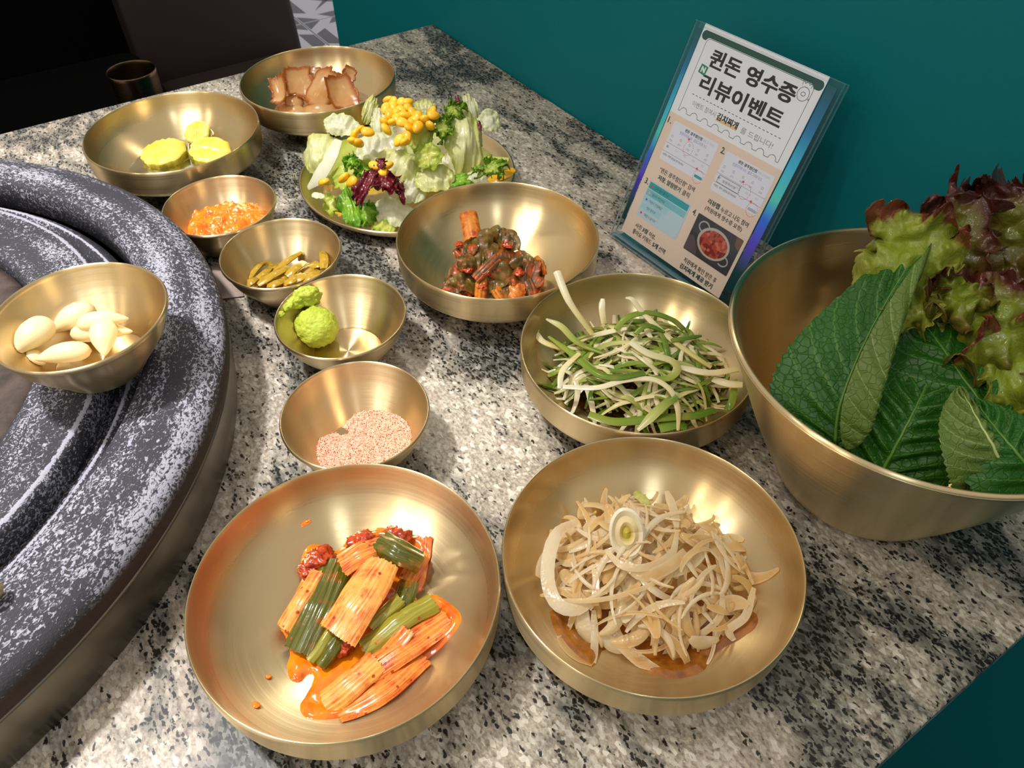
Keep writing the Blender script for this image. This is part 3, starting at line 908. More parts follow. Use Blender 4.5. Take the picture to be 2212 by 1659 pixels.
def heightfield(c, floorfn, fn, ext, n=90, z0=0.0003, lo=-0.0006, box_px=None):
    """liquid or paste lying in a vessel: thickness fn(x, y) above the vessel's inside"""
    xs = np.linspace(c[0] - ext, c[0] + ext, n); ys = np.linspace(c[1] - ext, c[1] + ext, n)
    X, Y = np.meshgrid(xs, ys, indexing='ij')
    T = fn(X, Y)
    r = np.hypot(X - c[0], Y - c[1])
    Z = floorfn(r) + z0 + np.maximum(T, lo)
    keep = T > lo
    keep2 = keep.copy()
    for a, b in ((1, 0), (-1, 0), (0, 1), (0, -1), (1, 1), (-1, -1), (1, -1), (-1, 1)):
        keep2 |= np.roll(np.roll(keep, a, 0), b, 1)
    idx = -np.ones((n, n), int); V = []
    for i in range(n):
        for j in range(n):
            if keep2[i, j]: idx[i, j] = len(V); V.append((X[i, j], Y[i, j], Z[i, j]))
    Fc = []
    for i in range(n - 1):
        for j in range(n - 1):
            q = (idx[i, j], idx[i + 1, j], idx[i + 1, j + 1], idx[i, j + 1])
            if min(q) >= 0: Fc.append(q)
    return np.array(V), Fc

def poly_sd(pts):
    """signed distance (inside positive) to a closed polygon, vectorised"""
    P = np.array(pts)[:, :2]; Q = np.roll(P, -1, 0)
    def f(X, Y):
        d = np.full(X.shape, 1e9); ins = np.zeros(X.shape, bool)
        for (ax, ay), (bx, by) in zip(P, Q):
            ex, ey = bx - ax, by - ay
            tt = np.clip(((X - ax) * ex + (Y - ay) * ey) / (ex * ex + ey * ey + 1e-15), 0, 1)
            d = np.minimum(d, np.hypot(X - ax - tt * ex, Y - ay - tt * ey))
            c_ = ((ay > Y) != (by > Y)) & (X < (bx - ax) * (Y - ay) / (by - ay + 1e-15) + ax)
            ins ^= c_
        return np.where(ins, d, -d)
    return f

def lump(center, size, seed, amp=0.25, freq=2.0, fine=0.0, nu=40, nv=26, rot=0.0, flat_=1.0):
    V, Fc = sphere(nu, nv)
    d = 1 + amp * fbm(V, freq, seed, 3)
    if fine: d = d + fine * vnoise(V, freq * 6, seed + 5) + fine * 0.6 * vnoise(V, freq * 13, seed + 6)
    V = V * d[:, None] * np.array(size)
    ca, sa = math.cos(rot), math.sin(rot)
    V = np.c_[V[:, 0] * ca - V[:, 1] * sa, V[:, 0] * sa + V[:, 1] * ca, V[:, 2]]
    return V + np.array(center), [tuple(reversed(f)) for f in Fc]

def smear_mat(name, c0, c1, c2, scale=120.0, rough=0.25, lo=0.42, hi=0.62, coat=0.3, tr=0.0, along=None, stripe=None, flakes=None):
    """food surface: two base tones, third tone in blotches"""
    t = NT(name)
    c = t.obj()
    base = t.mix(t.noise(c, scale * 0.6, 3.0), lin(c0), lin(c1))
    if along:   # colour change along the length (attribute u)
        base = t.mix(t.ramp(t.attr('u'), along), base, lin(c2))
        col = base
    else:
        col = t.mix(t.ramp(t.noise(c, scale, 4.0, 0.6), [(lo, 0.0), (hi, 1.0)]), base, lin(c2))
    if stripe:   # fine lines along the stalk
        cb = t.n('ShaderNodeCombineXYZ'); t.set(cb, 0, t.math('MULTIPLY', t.attr('v'), 22.0)); t.set(cb, 1, t.math('MULTIPLY', t.attr('u'), 1.5))
        col = t.mix(t.math('MULTIPLY', t.ramp(t.noise(cb, 1.0, 2.0), [(.45, 0.0), (.62, 1.0)]), .65), col, lin(stripe))
    if flakes:   # chili flakes stuck on the surface
        vo = t.n('ShaderNodeTexVoronoi', {'Scale': 330.0, 'Randomness': 1.0}); t.set(vo, 'Vector', c)
        sc_ = t.n('ShaderNodeSeparateColor'); t.set(sc_, 0, vo.outputs['Color'])
        fm_ = t.math('MULTIPLY', t.ramp(vo.outputs['Distance'], [(.22, 1.0), (.34, 0.0)]), t.ramp(sc_.outputs[0], [(.80, 0.0), (.95, 1.0)]))
        col = t.mix(t.math('MULTIPLY', fm_, .9), col, lin(flakes))
    t.p(Base_Color=col, Roughness=rough)
    t.b.inputs['Coat Weight'].default_value = coat
    t.b.inputs['Coat Roughness'].default_value = 0.08
    t.bump(t.noise(c, scale * 4, 2.0), 0.15, 0.0005)
    if tr: t.translucent(tr, col)
    return t.m

# ================================================================ GREEN ONION KIMCHI (front left bowl)
K_PALE = smear_mat('kimchi_pale', (234, 146, 40), (240, 182, 92), (208, 86, 12), 130.0, 0.28, 0.42, 0.64, tr=0.12, stripe=(240, 190, 116), flakes=(168, 40, 8))
K_ORANGE = smear_mat('kimchi_orange', (230, 118, 22), (238, 156, 62), (196, 62, 8), 120.0, 0.25, 0.40, 0.62, tr=0.12, stripe=(240, 172, 92), flakes=(158, 34, 6))
K_GREEN = smear_mat('kimchi_green', (58, 58, 8), (86, 84, 16), (156, 76, 10), 120.0, 0.22, 0.54, 0.70, stripe=(104, 106, 36), flakes=(168, 56, 10))
K_OLIVE = smear_mat('kimchi_olive', (116, 116, 28), (150, 142, 44), (196, 84, 20), 120.0, 0.22, 0.56, 0.70, stripe=(168, 158, 60), flakes=(168, 48, 8))
CHILI = smear_mat('chili_paste', (170, 48, 8), (202, 78, 14), (134, 28, 6), 260.0, 0.22, 0.45, 0.65, 0.5)
def sauce_mat(name, c0, c1, rough=0.1):
    t = NT(name); c = t.obj()
    t.p(Base_Color=t.mix(t.ramp(t.noise(c, 90.0, 4.0, 0.6), [(0.38, 0.0), (0.64, 1.0)]), lin(c0), lin(c1)), Roughness=rough)
    t.b.inputs['Coat Weight'].default_value = 0.6
    t.bump(t.noise(c, 240.0, 3.0), 0.12, 0.0005)
    return t.m
SAUCE = sauce_mat('kimchi_sauce', (224, 132, 18), (206, 88, 8))
z2 = lambda x, y: (560 + x * 0.2893, 1100 + y * 0.2893)
outl = [(330, 520), (320, 430), (380, 320), (480, 305), (560, 330), (640, 290), (700, 235), (900, 185), (1050, 225), (1180, 250), (1245, 290), (1265, 420), (1225, 560), (1165, 640), (1200, 675), (1310, 648), (1400, 715), (1500, 815), (1505, 900), (1380, 1030), (1250, 1140), (1130, 1255), (950, 1350), (800, 1490), (640, 1575), (440, 1608), (350, 1575), (325, 1470), (385, 1340), (405, 1245), (360, 1230), (300, 1290), (235, 1265), (215, 1160), (230, 1060), (200, 950), (165, 860), (250, 680)]
op = [at(*z2(*q), 0.0065) for q in outl]
op = smooth_path(op + [op[0]], 160)[:-1]
sd = poly_sd(op)
def sauce_t(X, Y):
    d = sd(X, Y)
    return np.clip(d * 0.75, -0.0006, 0.0016) + np.where(d > 0, 0.0003 * vnoise(np.stack([X, Y, X * 0], -1), 260.0, 3), 0)
geo = heightfield(M1, med_floor, sauce_t, 0.062, 150)
thing('kimchi_sauce', geo, SAUCE, 'orange chili sauce pooled under the green onion kimchi', 'sauce')
KG = 'pieces of green onion kimchi'
def kim(pts, w, arch, m_, lab, ribs=6, rib_h=0.00016, th=0.0011, taper=(1, 1), name='green_onion_piece', tw=0.0, seed=0, nc=25):
    g_ = strip(P3(*pts), w, th, arch, nseg=18, ncross=nc, ribs=ribs, rib_h=rib_h, taper=taper, twist=tw, rough_ends=0.0012, seed=seed)
    V = g_[0]; V += 0.0004 * np.stack([vnoise(V, 160, 11), vnoise(V, 160, 12), vnoise(V, 160, 13)], 1)
    keep_above(g_, M1, med_floor)
    return thing(name, g_, m_, lab, 'kimchi', KG)
kim([(826, 1219, .0225), (778, 1296, .0250), (731, 1371, .0200)], .0185, .75, K_PALE, 'broad pale orange green onion piece lying on top of the kimchi', ribs=9, rib_h=.00012, taper=(.78, 1.06), nc=41)
kim([(688, 1243, .0140), (652, 1300, .0155), (617, 1354, .0110)], .0085, 1.25, K_PALE, 'narrow yellow-orange onion stalk at the left edge of the kimchi', ribs=5)
kim([(727, 1214, .0135), (690, 1310, .0160), (645, 1404, .0100)], .0150, .55, K_GREEN, 'wide dark green onion leaf under the pale kimchi piece', ribs=5, rib_h=.0003)
kim([(742, 1368, .0125), (718, 1404, .0115), (697, 1434, .0088)], .0058, 1.35, K_GREEN, 'dark green hollow stem at the lower left of the kimchi, nearest the sauce', ribs=2)
kim([(716, 1362, .0130), (692, 1398, .0112), (672, 1424, .0092)], .0042, 1.35, K_OLIVE, 'thin olive stem between two dark green kimchi stems', ribs=2)
kim([(932, 1306, .0125), (862, 1346, .0150), (790, 1403, .0105)], .0098, 1.3, K_OLIVE, 'olive green onion stalk to the right of the broad pale piece', ribs=4)
kim([(862, 1298, .0165), (836, 1320, .0170), (806, 1352, .0140)], .0062, 1.2, K_OLIVE, 'short yellow-green stalk tucked under the broad pale piece', ribs=3)
kim([(882, 1262, .0120), (874, 1290, .0130), (856, 1322, .0110)], .0095, .9, K_GREEN, 'dark green leaf folded at the right of the kimchi heap', ribs=3)
kim([(962, 1340, .0095), (880, 1396, .0130), (800, 1452, .0110)], .0125, .9, K_ORANGE, 'orange striped onion layer in the sauce under the olive stalk', ribs=8, rib_h=.00012, nc=33)
kim([(812, 1432, .0130), (760, 1478, .0125), (708, 1520, .0090)], .0120, .9, K_PALE, 'pale orange striped piece at the bottom of the kimchi', ribs=7, nc=33)
kim([(880, 1362, .0175), (852, 1396, .0150), (818, 1428, .0115)], .0075, .4, K_ORANGE, 'pointed orange flap lying across the striped pieces', ribs=2, taper=(.9, .25))
kim([(912, 1424, .0080), (826, 1496, .0105), (740, 1546, .0075)], .0100, .9, K_ORANGE, 'red-orange piece along the lower edge of the sauce', ribs=4)
kim([(742, 1222, .0185), (786, 1194, .0215), (832, 1180, .0170)], .0130, .9, K_ORANGE, 'pinkish orange cabbage piece at the top of the kimchi', ribs=4, rib_h=.0003)
kim([(826, 1172, .0215), (862, 1192, .0240), (902, 1212, .0170)], .0125, 1.0, K_GREEN, 'dark green onion leaf at the upper right of the kimchi', ribs=3, rib_h=.0004)
kim([(918, 1178, .0085), (905, 1215, .0105), (880, 1256, .0095)], .0085, .9, K_ORANGE, 'orange piece in the sauce at the upper right of the kimchi', ribs=4)
for i, (x, y, z, r, lab) in enumerate([(690, 1206, .0135, .0068, 'red chili clump at the upper left of the kimchi'), (668, 1232, .0110, .0050, 'small red chili clump beside the yellow-orange stalk'), (786, 1172, .0175, .0072, 'red chili clump at the top of the kimchi'), (850, 1166, .0165, .0075, 'red chili clump behind the dark green leaf'), (742, 1396, .0098, .0048, 'red chili clump among the dark green stems')]):
    g_ = lump(at(x, y, z), (r, r * .9, r * .65), 20 + i, .3, 2.0, .12)
    keep_above((g_[0], g_[1]), M1, med_floor)
    thing('chili_clump', g_, CHILI, lab, 'chili paste', 'chili clumps on the kimchi')
# dabs on the bowl wall and floor
def dab(px, py, r, m_, lab, c_, fl_):
    p_ = at(px, py, 0.012)
    for _ in range(6):
        rr_ = np.hypot(*(p_[:2] - c_)); p_ = at(px, py, float(fl_(rr_)) + 0.0006)
    g_ = lump(p_, (r, r * .7, .0007), int(px), .3, 1.5, 0, 20, 12)
    keep_above(g_, c_, fl_, 0.0001)
    thing('sauce_drop', g_, m_, lab, 'sauce', 'sauce drops in the kimchi bowl')
dab(657, 1122, .0034, SAUCE, 'orange sauce drop high on the back of the kimchi bowl', M1, med_floor)
dab(580, 1462, .0014, SAUCE, 'tiny orange drop left of the sauce pool', M1, med_floor)
dab(552, 1524, .0022, SAUCE, 'faint orange smear at the front left of the kimchi bowl', M1, med_floor)

# ================================================================ GARLIC (bowl on the grill)
t = NT('peeled_garlic'); c = t.obj()
t.p(Base_Color=t.mix(t.noise(c, 60.0, 3.0), lin((238, 214, 158)), lin((246, 232, 190))), Roughness=0.35)
t.b.inputs['Subsurface Weight'].default_value = 0.25
t.b.inputs['Subsurface Radius'].default_value = (0.004, 0.003, 0.0015)
t.bump(t.noise(c, 180.0, 2.0), 0.1, 0.0005)
GARLIC = t.m
GZ = G5Z
def clove(a, b, w, lab, bend=0.0015, tipend=1):
    A, B = at(*a), at(*b)
    mid = (A + B) / 2 + np.array([0, 0, bend])
    tt = np.linspace(0, 1, 20)
    rr_ = w / 2 * np.interp(tt, [0, .03, .08, .18, .32, .48, .64, .78, .88, .95, 1.0], [.10, .42, .66, .90, 1.0, .98, .84, .60, .40, .24, .08])
    if tipend == 0: rr_ = rr_[::-1]
    C_ = smooth_path([A, mid, B], 20)
    V, Fc = tube(C_, list(rr_), 18)
    # one flat side
    n_ = len(tt)
    for i in range(n_):
        s_ = slice(i * 18, i * 18 + 18)
        ctr = C_[i]
        d_ = V[s_] - ctr
        d_[:, 2] *= 0.86
        ang_ = np.arctan2(d_[:, 1], d_[:, 0])
        V[s_] = ctr + d_
    keep_above((V, Fc), G5, sm_floor, 0.0003, G5Z, G5S)
    thing('garlic_clove', (V, Fc), GARLIC, lab, 'garlic', 'peeled garlic cloves in the bowl')
b0 = GZ + 0.0135
clove((112, 694, b0 + .007), (30, 764, b0 + .005), .0160, 'largest garlic clove, at the left of the bowl')
clove((205, 664, b0 + .003), (112, 716, b0 - .001), .0145, 'plump garlic clove at the back of the bowl')
clove((166, 703, b0 + .0045), (278, 688, b0 + .004), .0110, 'slender garlic clove lying across the back ones')
clove((152, 722, b0 - .0015), (286, 716, b0 - .002), .0120, 'garlic clove mostly hidden behind the upright one')
clove((225, 696, b0 + .006), (226, 768, b0 + .001), .0135, 'garlic clove pointing towards the front of the bowl')
clove((198, 757, b0 + .001), (76, 777, b0 + .002), .0118, 'long garlic clove along the front rim')
clove((50, 770, b0 - .002), (98, 786, b0 - .003), .0100, 'small garlic clove beneath the largest one')

# ================================================================ PICKLE SLICES (far left bowl)
t = NT('pickle_flesh'); c = t.obj()
t.p(Base_Color=t.mix(t.ramp(t.noise(c, 90.0, 3.0), [(0.35, 0.0), (0.65, 1.0)]), lin((204, 190, 62)), lin((224, 214, 110))), Roughness=0.25)
t.b.inputs['Subsurface Weight'].default_value = 0.2; t.b.inputs['Subsurface Radius'].default_value = (0.004, 0.004, 0.001)
PFLESH = t.m
PSKIN = smear_mat('pickle_skin', (150, 140, 24), (176, 164, 40), (120, 108, 18), 160.0, 0.25)
def pickle(px, py, z, r, th, lab, tilt=(0, 0), rz=0.0):
    nr, na = 9, 40
    V, Fc, mi = [], [], []
    for sgn in (1, -1):
        for i in range(nr):
            for k in range(na):
                a = 2 * math.pi * k / na
                rr_ = r * i / (nr - 1) * (1 + 0.035 * math.sin(9 * a + rz) + 0.02 * math.sin(17 * a)) if i else 1e-5
                x, y = rr_ * math.cos(a), rr_ * math.sin(a)
                zz = sgn * (th / 2 - (0.0016 if i == nr - 1 else 0)) + (0.0006 * math.sin(x * 1500) if i < nr - 1 else 0)
                V.append((x, y, zz))
    N = nr * na
    for s_ in range(2):
        for i in range(nr - 1):
            for k in range(na):
                j = (k + 1) % na
                q = (s_ * N + i * na + k, s_ * N + (i + 1) * na + k, s_ * N + (i + 1) * na + j, s_ * N + i * na + j)
                Fc.append(q if s_ == 0 else tuple(reversed(q))); mi.append(0)
    for k in range(na):
        j = (k + 1) % na
        a_, b_ = (nr - 1) * na + k, (nr - 1) * na + j
        Fc.append((a_, a_ + N, b_ + N, b_)); mi.append(1)
    V = np.array(V)
    R_ = np.array(Matrix.Rotation(tilt[0], 3, 'X') @ Matrix.Rotation(tilt[1], 3, 'Y') @ Matrix.Rotation(rz, 3, 'Z'))
    V = V @ R_.T + at(px, py, z)
    keep_above((V, Fc), M5, med_floor, 0.0004)
    o = mesh('pickle_slice', V, Fc, [PFLESH, PSKIN], midx=mi)
    tag(o, lab, 'pickle', 'crinkle-cut pickle slices')
pickle(356, 333, .0125, .0185, .0085, 'largest round pickle slice, on the left', (0.10, -0.05), 0.6)
pickle(455, 330, .0125, .0165, .0095, 'round pickle slice nearest the bowl front on the right', (0.16, 0.12), 1.4)
pickle(430, 292, .0145, .0112, .0110, 'small pickle slice leaning up behind the other two', (0.55, -0.10), 0.2)
def pool(name, c_, fl_, z, tint, label, cat, z0=0.0003, n=64, wob=0.0, scale=1.0):
    rmax = max(r for r in np.linspace(0, .07, 700) if fl_(r) * scale < z - z0)
    V, Fc = lathe([(0, z - z0)] + [(rmax * scale * k / 6 * 0.9995, z - z0) for k in range(1, 7)], n)
    V = V + np.array([c_[0], c_[1], z0])
    return thing(name, (V, [tuple(reversed(f)) for f in Fc]), clear_film(name + '_clear', tint, 0.04, 1.33), label, cat)
pool('pickle_brine', M5, med_floor, .0095, (0.72, 0.66, 0.30, 1), 'shallow yellow-green brine around the pickle slices', 'brine')

# ================================================================ SOY-PICKLED ONION (far bowl)
t = NT('soy_onion'); c = t.obj()
col = t.mix(t.ramp(t.attr('edge'), [(0.0, 0.1), (0.70, 0.25), (0.90, 1.0)]), t.mix(t.ramp(t.noise(c, 45.0, 3.0), [(.35, 0.0), (.65, 1.0)]), lin((228, 172, 98)), lin((246, 220, 166))), lin((186, 104, 34)))
t.p(Base_Color=col, Roughness=0.22)
t.bump(t.noise(c, 150.0, 2.0), 0.1, 0.0005)
t.translucent(0.42, col)
SOYON = t.m
def petal(path, w, arch, lab, tw=0.0, side=(0, 0, 1), m_=SOYON, c_=M6, grp='soy-pickled onion petals', nm='onion_petal', th=.0011, taper=(.62, .42)):
    g_ = strip(P3(*path), w, th, arch, side=np.array(side), nseg=16, ncross=11, taper=taper, twist=tw)
    keep_above(g_, c_, med_floor, 0.0004)
    thing(nm, g_, m_, lab, 'onion', grp)
petal([(735, 215, .011), (760, 214, .011), (786, 216, .010)], .006, .5, 'thin brown onion shred reaching right in the soy liquid', .1)
pool('soy_liquid', M6, med_floor, .0105, (0.70, 0.45, 0.18, 1), 'shallow brown soy liquid around the pickled onion', 'liquid')

# ================================================================ SOYBEAN PASTE
t = NT('soybean_paste'); c = t.obj()
t.p(Base_Color=t.mix(t.ramp(t.noise(c, 170.0, 3.0), [(0.35, 0.0), (0.65, 1.0)]), lin((206, 100, 2)), lin((232, 138, 14))), Roughness=0.22)
t.b.inputs['Coat Weight'].default_value = 0.2
t.bump(t.noise(c, 420.0, 2.0), 0.15, 0.0008)
PASTE = t.m
pc = at(494, 482, .010)[:2]
def paste_t(X, Y):
    d = np.hypot((X - pc[0]) / 1.15, (Y - pc[1]) / 0.95)
    q = np.stack([X, Y, X * 0], -1)
    zs = 0.0100 + 0.0105 * np.clip(1 - (d / .0300) ** 2, -.35, 1) + 0.0016 * fbm(q, 150, 5, 2)
    zs = zs + 0.0020 * np.clip(vnoise(q, 300, 8), 0, 1) ** 0.7 + 0.0008 * vnoise(q, 620, 9)
    r = np.hypot(X - S1[0], Y - S1[1])
    return np.where((d < .034) & (r < .0365), zs - sm_floor(r), -0.001)
geo = heightfield(S1, sm_floor, paste_t, .0345, 110)
thing('soybean_paste', geo, PASTE, 'glossy orange soybean paste heaped in a small bowl', 'paste')

# ================================================================ PICKLED STEMS
STEM = smear_mat('pickled_stem', (176, 136, 20), (200, 164, 44), (136, 112, 20), 140.0, 0.2, .5, .7, .4, 0.2)
z5 = lambda x, y: (340 + x * 0.2773, 360 + y * 0.2773)
stems = [((850, 722), (770, 800), (704, 890)), ((1112, 672), (1010, 740), (905, 842)), ((1015, 790), (900, 850), (785, 925)), ((1262, 742), (1150, 800), (1030, 892)), ((1288, 672), (1300, 730), (1296, 800)), ((1235, 832), (1140, 860), (1042, 905)), ((892, 772), (868, 820), (842, 880)), ((1362, 706), (1348, 750), (1326, 790)), ((980, 890), (920, 915), (870, 930)), ((1150, 765), (1080, 800), (980, 880)), ((1200, 790), (1260, 770), (1310, 780)), ((760, 880), (730, 900), (715, 925)), ((1100, 880), (1050, 905), (990, 925)), ((830, 860), (800, 895), (760, 920))]
srs = np.random.RandomState(3)
for _ in range(12):
    x_, y_ = srs.uniform(800, 1260), srs.uniform(800, 905); l_ = srs.uniform(50, 110); a_ = srs.uniform(-.9, -.2)
    stems.append(((x_ - l_ * math.cos(a_), y_ - l_ * math.sin(a_)), (x_, y_ + srs.uniform(-15, 15)), (x_ + l_ * math.cos(a_), y_ + l_ * math.sin(a_))))
for i, tri in enumerate(stems):
    zz = .0095 + .0035 * (i % 3) + (.004 if i == 4 else 0)
    g_ = strip(P3(*[(*z5(*q), zz + (.002 if k == 1 else 0)) for k, q in enumerate(tri)]), (.0036 + .0012 * (i % 3)), .0018, .7, nseg=10, ncross=7, taper=(.8, .7), seed=i)
    keep_above(g_, S2, sm_floor, .0004)
    lab = 'strip of yellow-green pickled stem in the small bowl, ' + ('left' if tri[1][0] < 900 else 'right' if tri[1][0] > 1120 else 'middle') + ' part'
    if i == 4: lab = 'curled pickled stem standing at the right of its bowl'
    if i == 0: lab = 'pickled stem strip at the far left of its bowl'
    if i == 1: lab = 'long pickled stem strip reaching to the back of its bowl'
    thing('pickled_stem', g_, STEM, lab, 'pickle', 'pickled stem strips')
pool('pickling_juice', S2, sm_floor, .0080, (0.86, 0.74, 0.36, 1), 'thin layer of pickling juice under the yellow-green stems', 'juice')

# ================================================================ WASABI
t = NT('wasabi'); c = t.obj()
t.p(Base_Color=t.mix(t.noise(c, 260.0, 3.0), lin((158, 172, 34)), lin((190, 204, 72))), Roughness=0.6)
t.bump(t.noise(c, 520.0, 3.0, 0.65), 0.7, 0.0012)
WASABI = t.m
g_ = lump(at(681, 707, .0150), (.0134, .0130, .0118), 3, .10, 1.6, .05, 72, 48)
keep_above(g_, S3, sm_floor, .0003)
thing('wasabi_ball', g_, WASABI, 'round ball of green wasabi in a small bowl', 'wasabi')
g_ = join(lump(at(664, 641, .0290), (.0088, .0058, .0062), 9, .22, 1.8, .08, 56, 36, .3), lump(at(640, 652, .0290), (.0070, .0040, .0040), 12, .25, 1.8, .10, 40, 26, .7), lump(at(622, 663, .0300), (.0042, .0028, .0024), 14, .25, 1.8, .12, 30, 20, .9))
thing('wasabi_smear', g_, WASABI, 'lump of wasabi smeared over the bowl rim behind the ball', 'wasabi')
g_ = lump(at(607, 678, .0310), (.0024, .0020, .0016), 16, .25, 1.8, .12, 30, 20)
thing('wasabi_crumb', g_, WASABI, 'tiny wasabi crumb stuck on the left of the bowl rim', 'wasabi')

# ================================================================ SEASONED SALT
SALT_BASE = plain('salt_bed', (232, 176, 150), 0.7)
def salt_t(X, Y):
    q = np.stack([X, Y, X * 0], -1)
    r = np.hypot(X - S4[0], Y - S4[1])
    plane = 0.0098 + 0.10 * (X - S4[0]) - 0.09 * (Y - S4[1]) + 0.0004 * fbm(q, 300, 2, 2)
    bare = np.hypot((X - (S4[0] - .0125)) / 1.3, Y - (S4[1] + .0125))
    plane = plane - 0.006 * np.clip(1 - bare / .012, 0, 1)
    th_ = plane - sm_floor(r)
    return np.where(r < .033, th_, -0.001)
V, Fc = heightfield(S4, sm_floor, salt_t, .034, 110)
t = NT('salt_grains'); 
gc = t.attr('grain')
t.p(Base_Color=t.ramp(gc, [(0.0, lin((246, 214, 190))), (0.34, lin((236, 178, 150))), (0.62, lin((226, 150, 124))), (0.82, lin((190, 100, 76))), (0.93, lin((120, 62, 50)))], 'CONSTANT'), Roughness=0.5)
SALTG = t.m
rs = np.random.RandomState(4)
gv, gf, ga = [], [], []
NG = 9500
gr = .031 * np.sqrt(rs.rand(NG)); gang = rs.rand(NG) * 6.283
gx_, gy_ = S4[0] + gr * np.cos(gang), S4[1] + gr * np.sin(gang)
gth = salt_t(gx_[:, None], gy_[:, None])[:, 0]
gz_ = sm_floor(gr) + .0003 + np.maximum(gth, 0) + .0002
gs_ = .00022 + .00026 * rs.rand(NG); gcol = rs.rand(NG); gkeep = rs.rand(NG)
octv = np.array([(1, 0, 0), (-1, 0, 0), (0, 1, 0), (0, -1, 0), (0, 0, 1), (0, 0, -1)], float)
Qs = [np.linalg.qr(rs.normal(size=(3, 3)))[0] for _ in range(40)]
for k in range(NG):
    if gth[k] < -0.0003 or (gth[k] < 0.0004 and gkeep[k] > .35): continue
    k0 = len(gv)
    gv.extend(octv @ Qs[k % 40] * gs_[k] + np.array([gx_[k], gy_[k], gz_[k]]))
    for f_ in ((0, 2, 4), (2, 1, 4), (1, 3, 4), (3, 0, 4), (2, 0, 5), (1, 2, 5), (3, 1, 5), (0, 3, 5)):
        gf.append(tuple(i + k0 for i in f_))
    ga += [gcol[k]] * 6
n0 = len(V)
allV = np.vstack([V, np.array(gv)]); allF = list(Fc) + [tuple(i + n0 for i in f_) for f_ in gf]
o = mesh('seasoned_salt', allV, allF, [SALT_BASE, SALTG], smooth=False, attrs={'grain': np.r_[np.zeros(n0), ga]}, midx=[0] * len(Fc) + [1] * len(gf))
tag(o, 'pink salt mixed with red-brown spice grains in a small bowl', 'salt', kind='stuff')

# ================================================================ SLICED ONIONS (front right bowl)
def onion_mat(name, c0, c1, c2, tr):
    t = NT(name); c = t.obj()
    base = t.mix(t.random(), lin(c0), lin(c1))
    base = t.mix(t.ramp(t.noise(c, 70.0, 3.0), [(0.42, 0.0), (0.72, 0.75)]), base, lin(c2))
    edge = t.ramp(t.attr('v'), [(0.0, 0.75), (0.22, 0.0), (0.78, 0.0), (1.0, 0.75)])
    base = t.mix(edge, base, lin((246, 238, 216)))
    t.p(Base_Color=base, Roughness=0.2)
    t.b.inputs['Coat Weight'].default_value = 0.4
    vo = t.n('ShaderNodeTexVoronoi', {'Scale': 700.0}); t.set(vo, 'Vector', c)
    t.bump(vo.outputs['Distance'], 0.22, 0.0006)
    t.translucent(tr, base)
    # sliced onion is partly see-through
    tp = t.n('ShaderNodeBsdfTransparent', {'Color': (0.96, 0.90, 0.76, 1)})
    mx2 = t.n('ShaderNodeMixShader', {0: 0.30})
    last = t.out.inputs[0].links[0].from_socket
    t.t.links.new(last, mx2.inputs[1]); t.t.links.new(tp.outputs[0], mx2.inputs[2]); t.t.links.new(mx2.outputs[0], t.out.inputs[0])
    return t.m
ONION = onion_mat('onion_slice', (246, 220, 156), (250, 234, 190), (236, 190, 108), 0.50)
ONION_W = onion_mat('onion_slice_pale', (246, 234, 200), (250, 242, 220), (240, 210, 150), 0.42)
SOY = sauce_mat('soy_dressing', (164, 100, 22), (116, 62, 8), 0.08)
z8 = lambda x, y: (1060 + x * 0.3797, 930 + y * 0.3797)
outl = [(330, 1060), (360, 1160), (420, 1260), (500, 1340), (575, 1375), (612, 1300), (650, 1240), (760, 1255), (850, 1345), (930, 1400), (1060, 1432), (1200, 1390), (1230, 1310), (1330, 1240), (1480, 1165), (1470, 1060), (1300, 960), (900, 900), (500, 960)]
op = smooth_path([at(*z8(*q), .0075) for q in outl] + [at(*z8(*outl[0]), .0075)], 120)[:-1]
sdo = poly_sd(op)
geo = heightfield(M2, med_floor, lambda X, Y: np.clip(sdo(X, Y) * .6, -.0006, .0019), .062, 120)
thing('soy_dressing', geo, SOY, 'brown soy dressing pooled in front of the sliced onions', 'sauce')

def rot_to(n, yaw):
    n = np.array(n, float); n /= np.linalg.norm(n)
    x = np.cross([0, 1.0, 0], n); x /= np.linalg.norm(x); y = np.cross(n, x)
    c_, s_ = math.cos(yaw), math.sin(yaw)
    return np.stack([c_ * x + s_ * y, -s_ * x + c_ * y, n], 1)

def crescent(R, span, w, th, bow, wave, n=16, m_=5, pointed=0.35):
    P = np.zeros((n, m_, 3))
    for i in range(n):
        tt = i / (n - 1); a = (tt - .5) * span
        k = max(pointed, math.sin(math.pi * min(1, max(0, tt * 0.94 + .03))) ** .5)
        for j in range(m_):
            v = -1 + 2 * j / (m_ - 1)
            rr_ = R + v * w / 2 * k
            P[i, j] = (rr_ * math.cos(a) - R * math.cos(span / 4), rr_ * math.sin(a), bow * (1 - v * v) + wave * math.sin(tt * 5 + R * 900))
    return P
rs = np.random.RandomState(21)
MC = at(1404, 1232, .014)[:2]
def mound2(x, y):
    d = np.hypot((x - MC[0]) / .054, (y - MC[1]) / .047)
    return .008 + .023 * np.clip(1 - d * d, 0, 1) ** .75
onion_n = 0
ONL = {0: 'translucent sliver in the sliced onion heap', 1: 'pale sliver on top of the sliced onion heap', 2: 'soy-stained onion sliver at the front of the onion heap'}
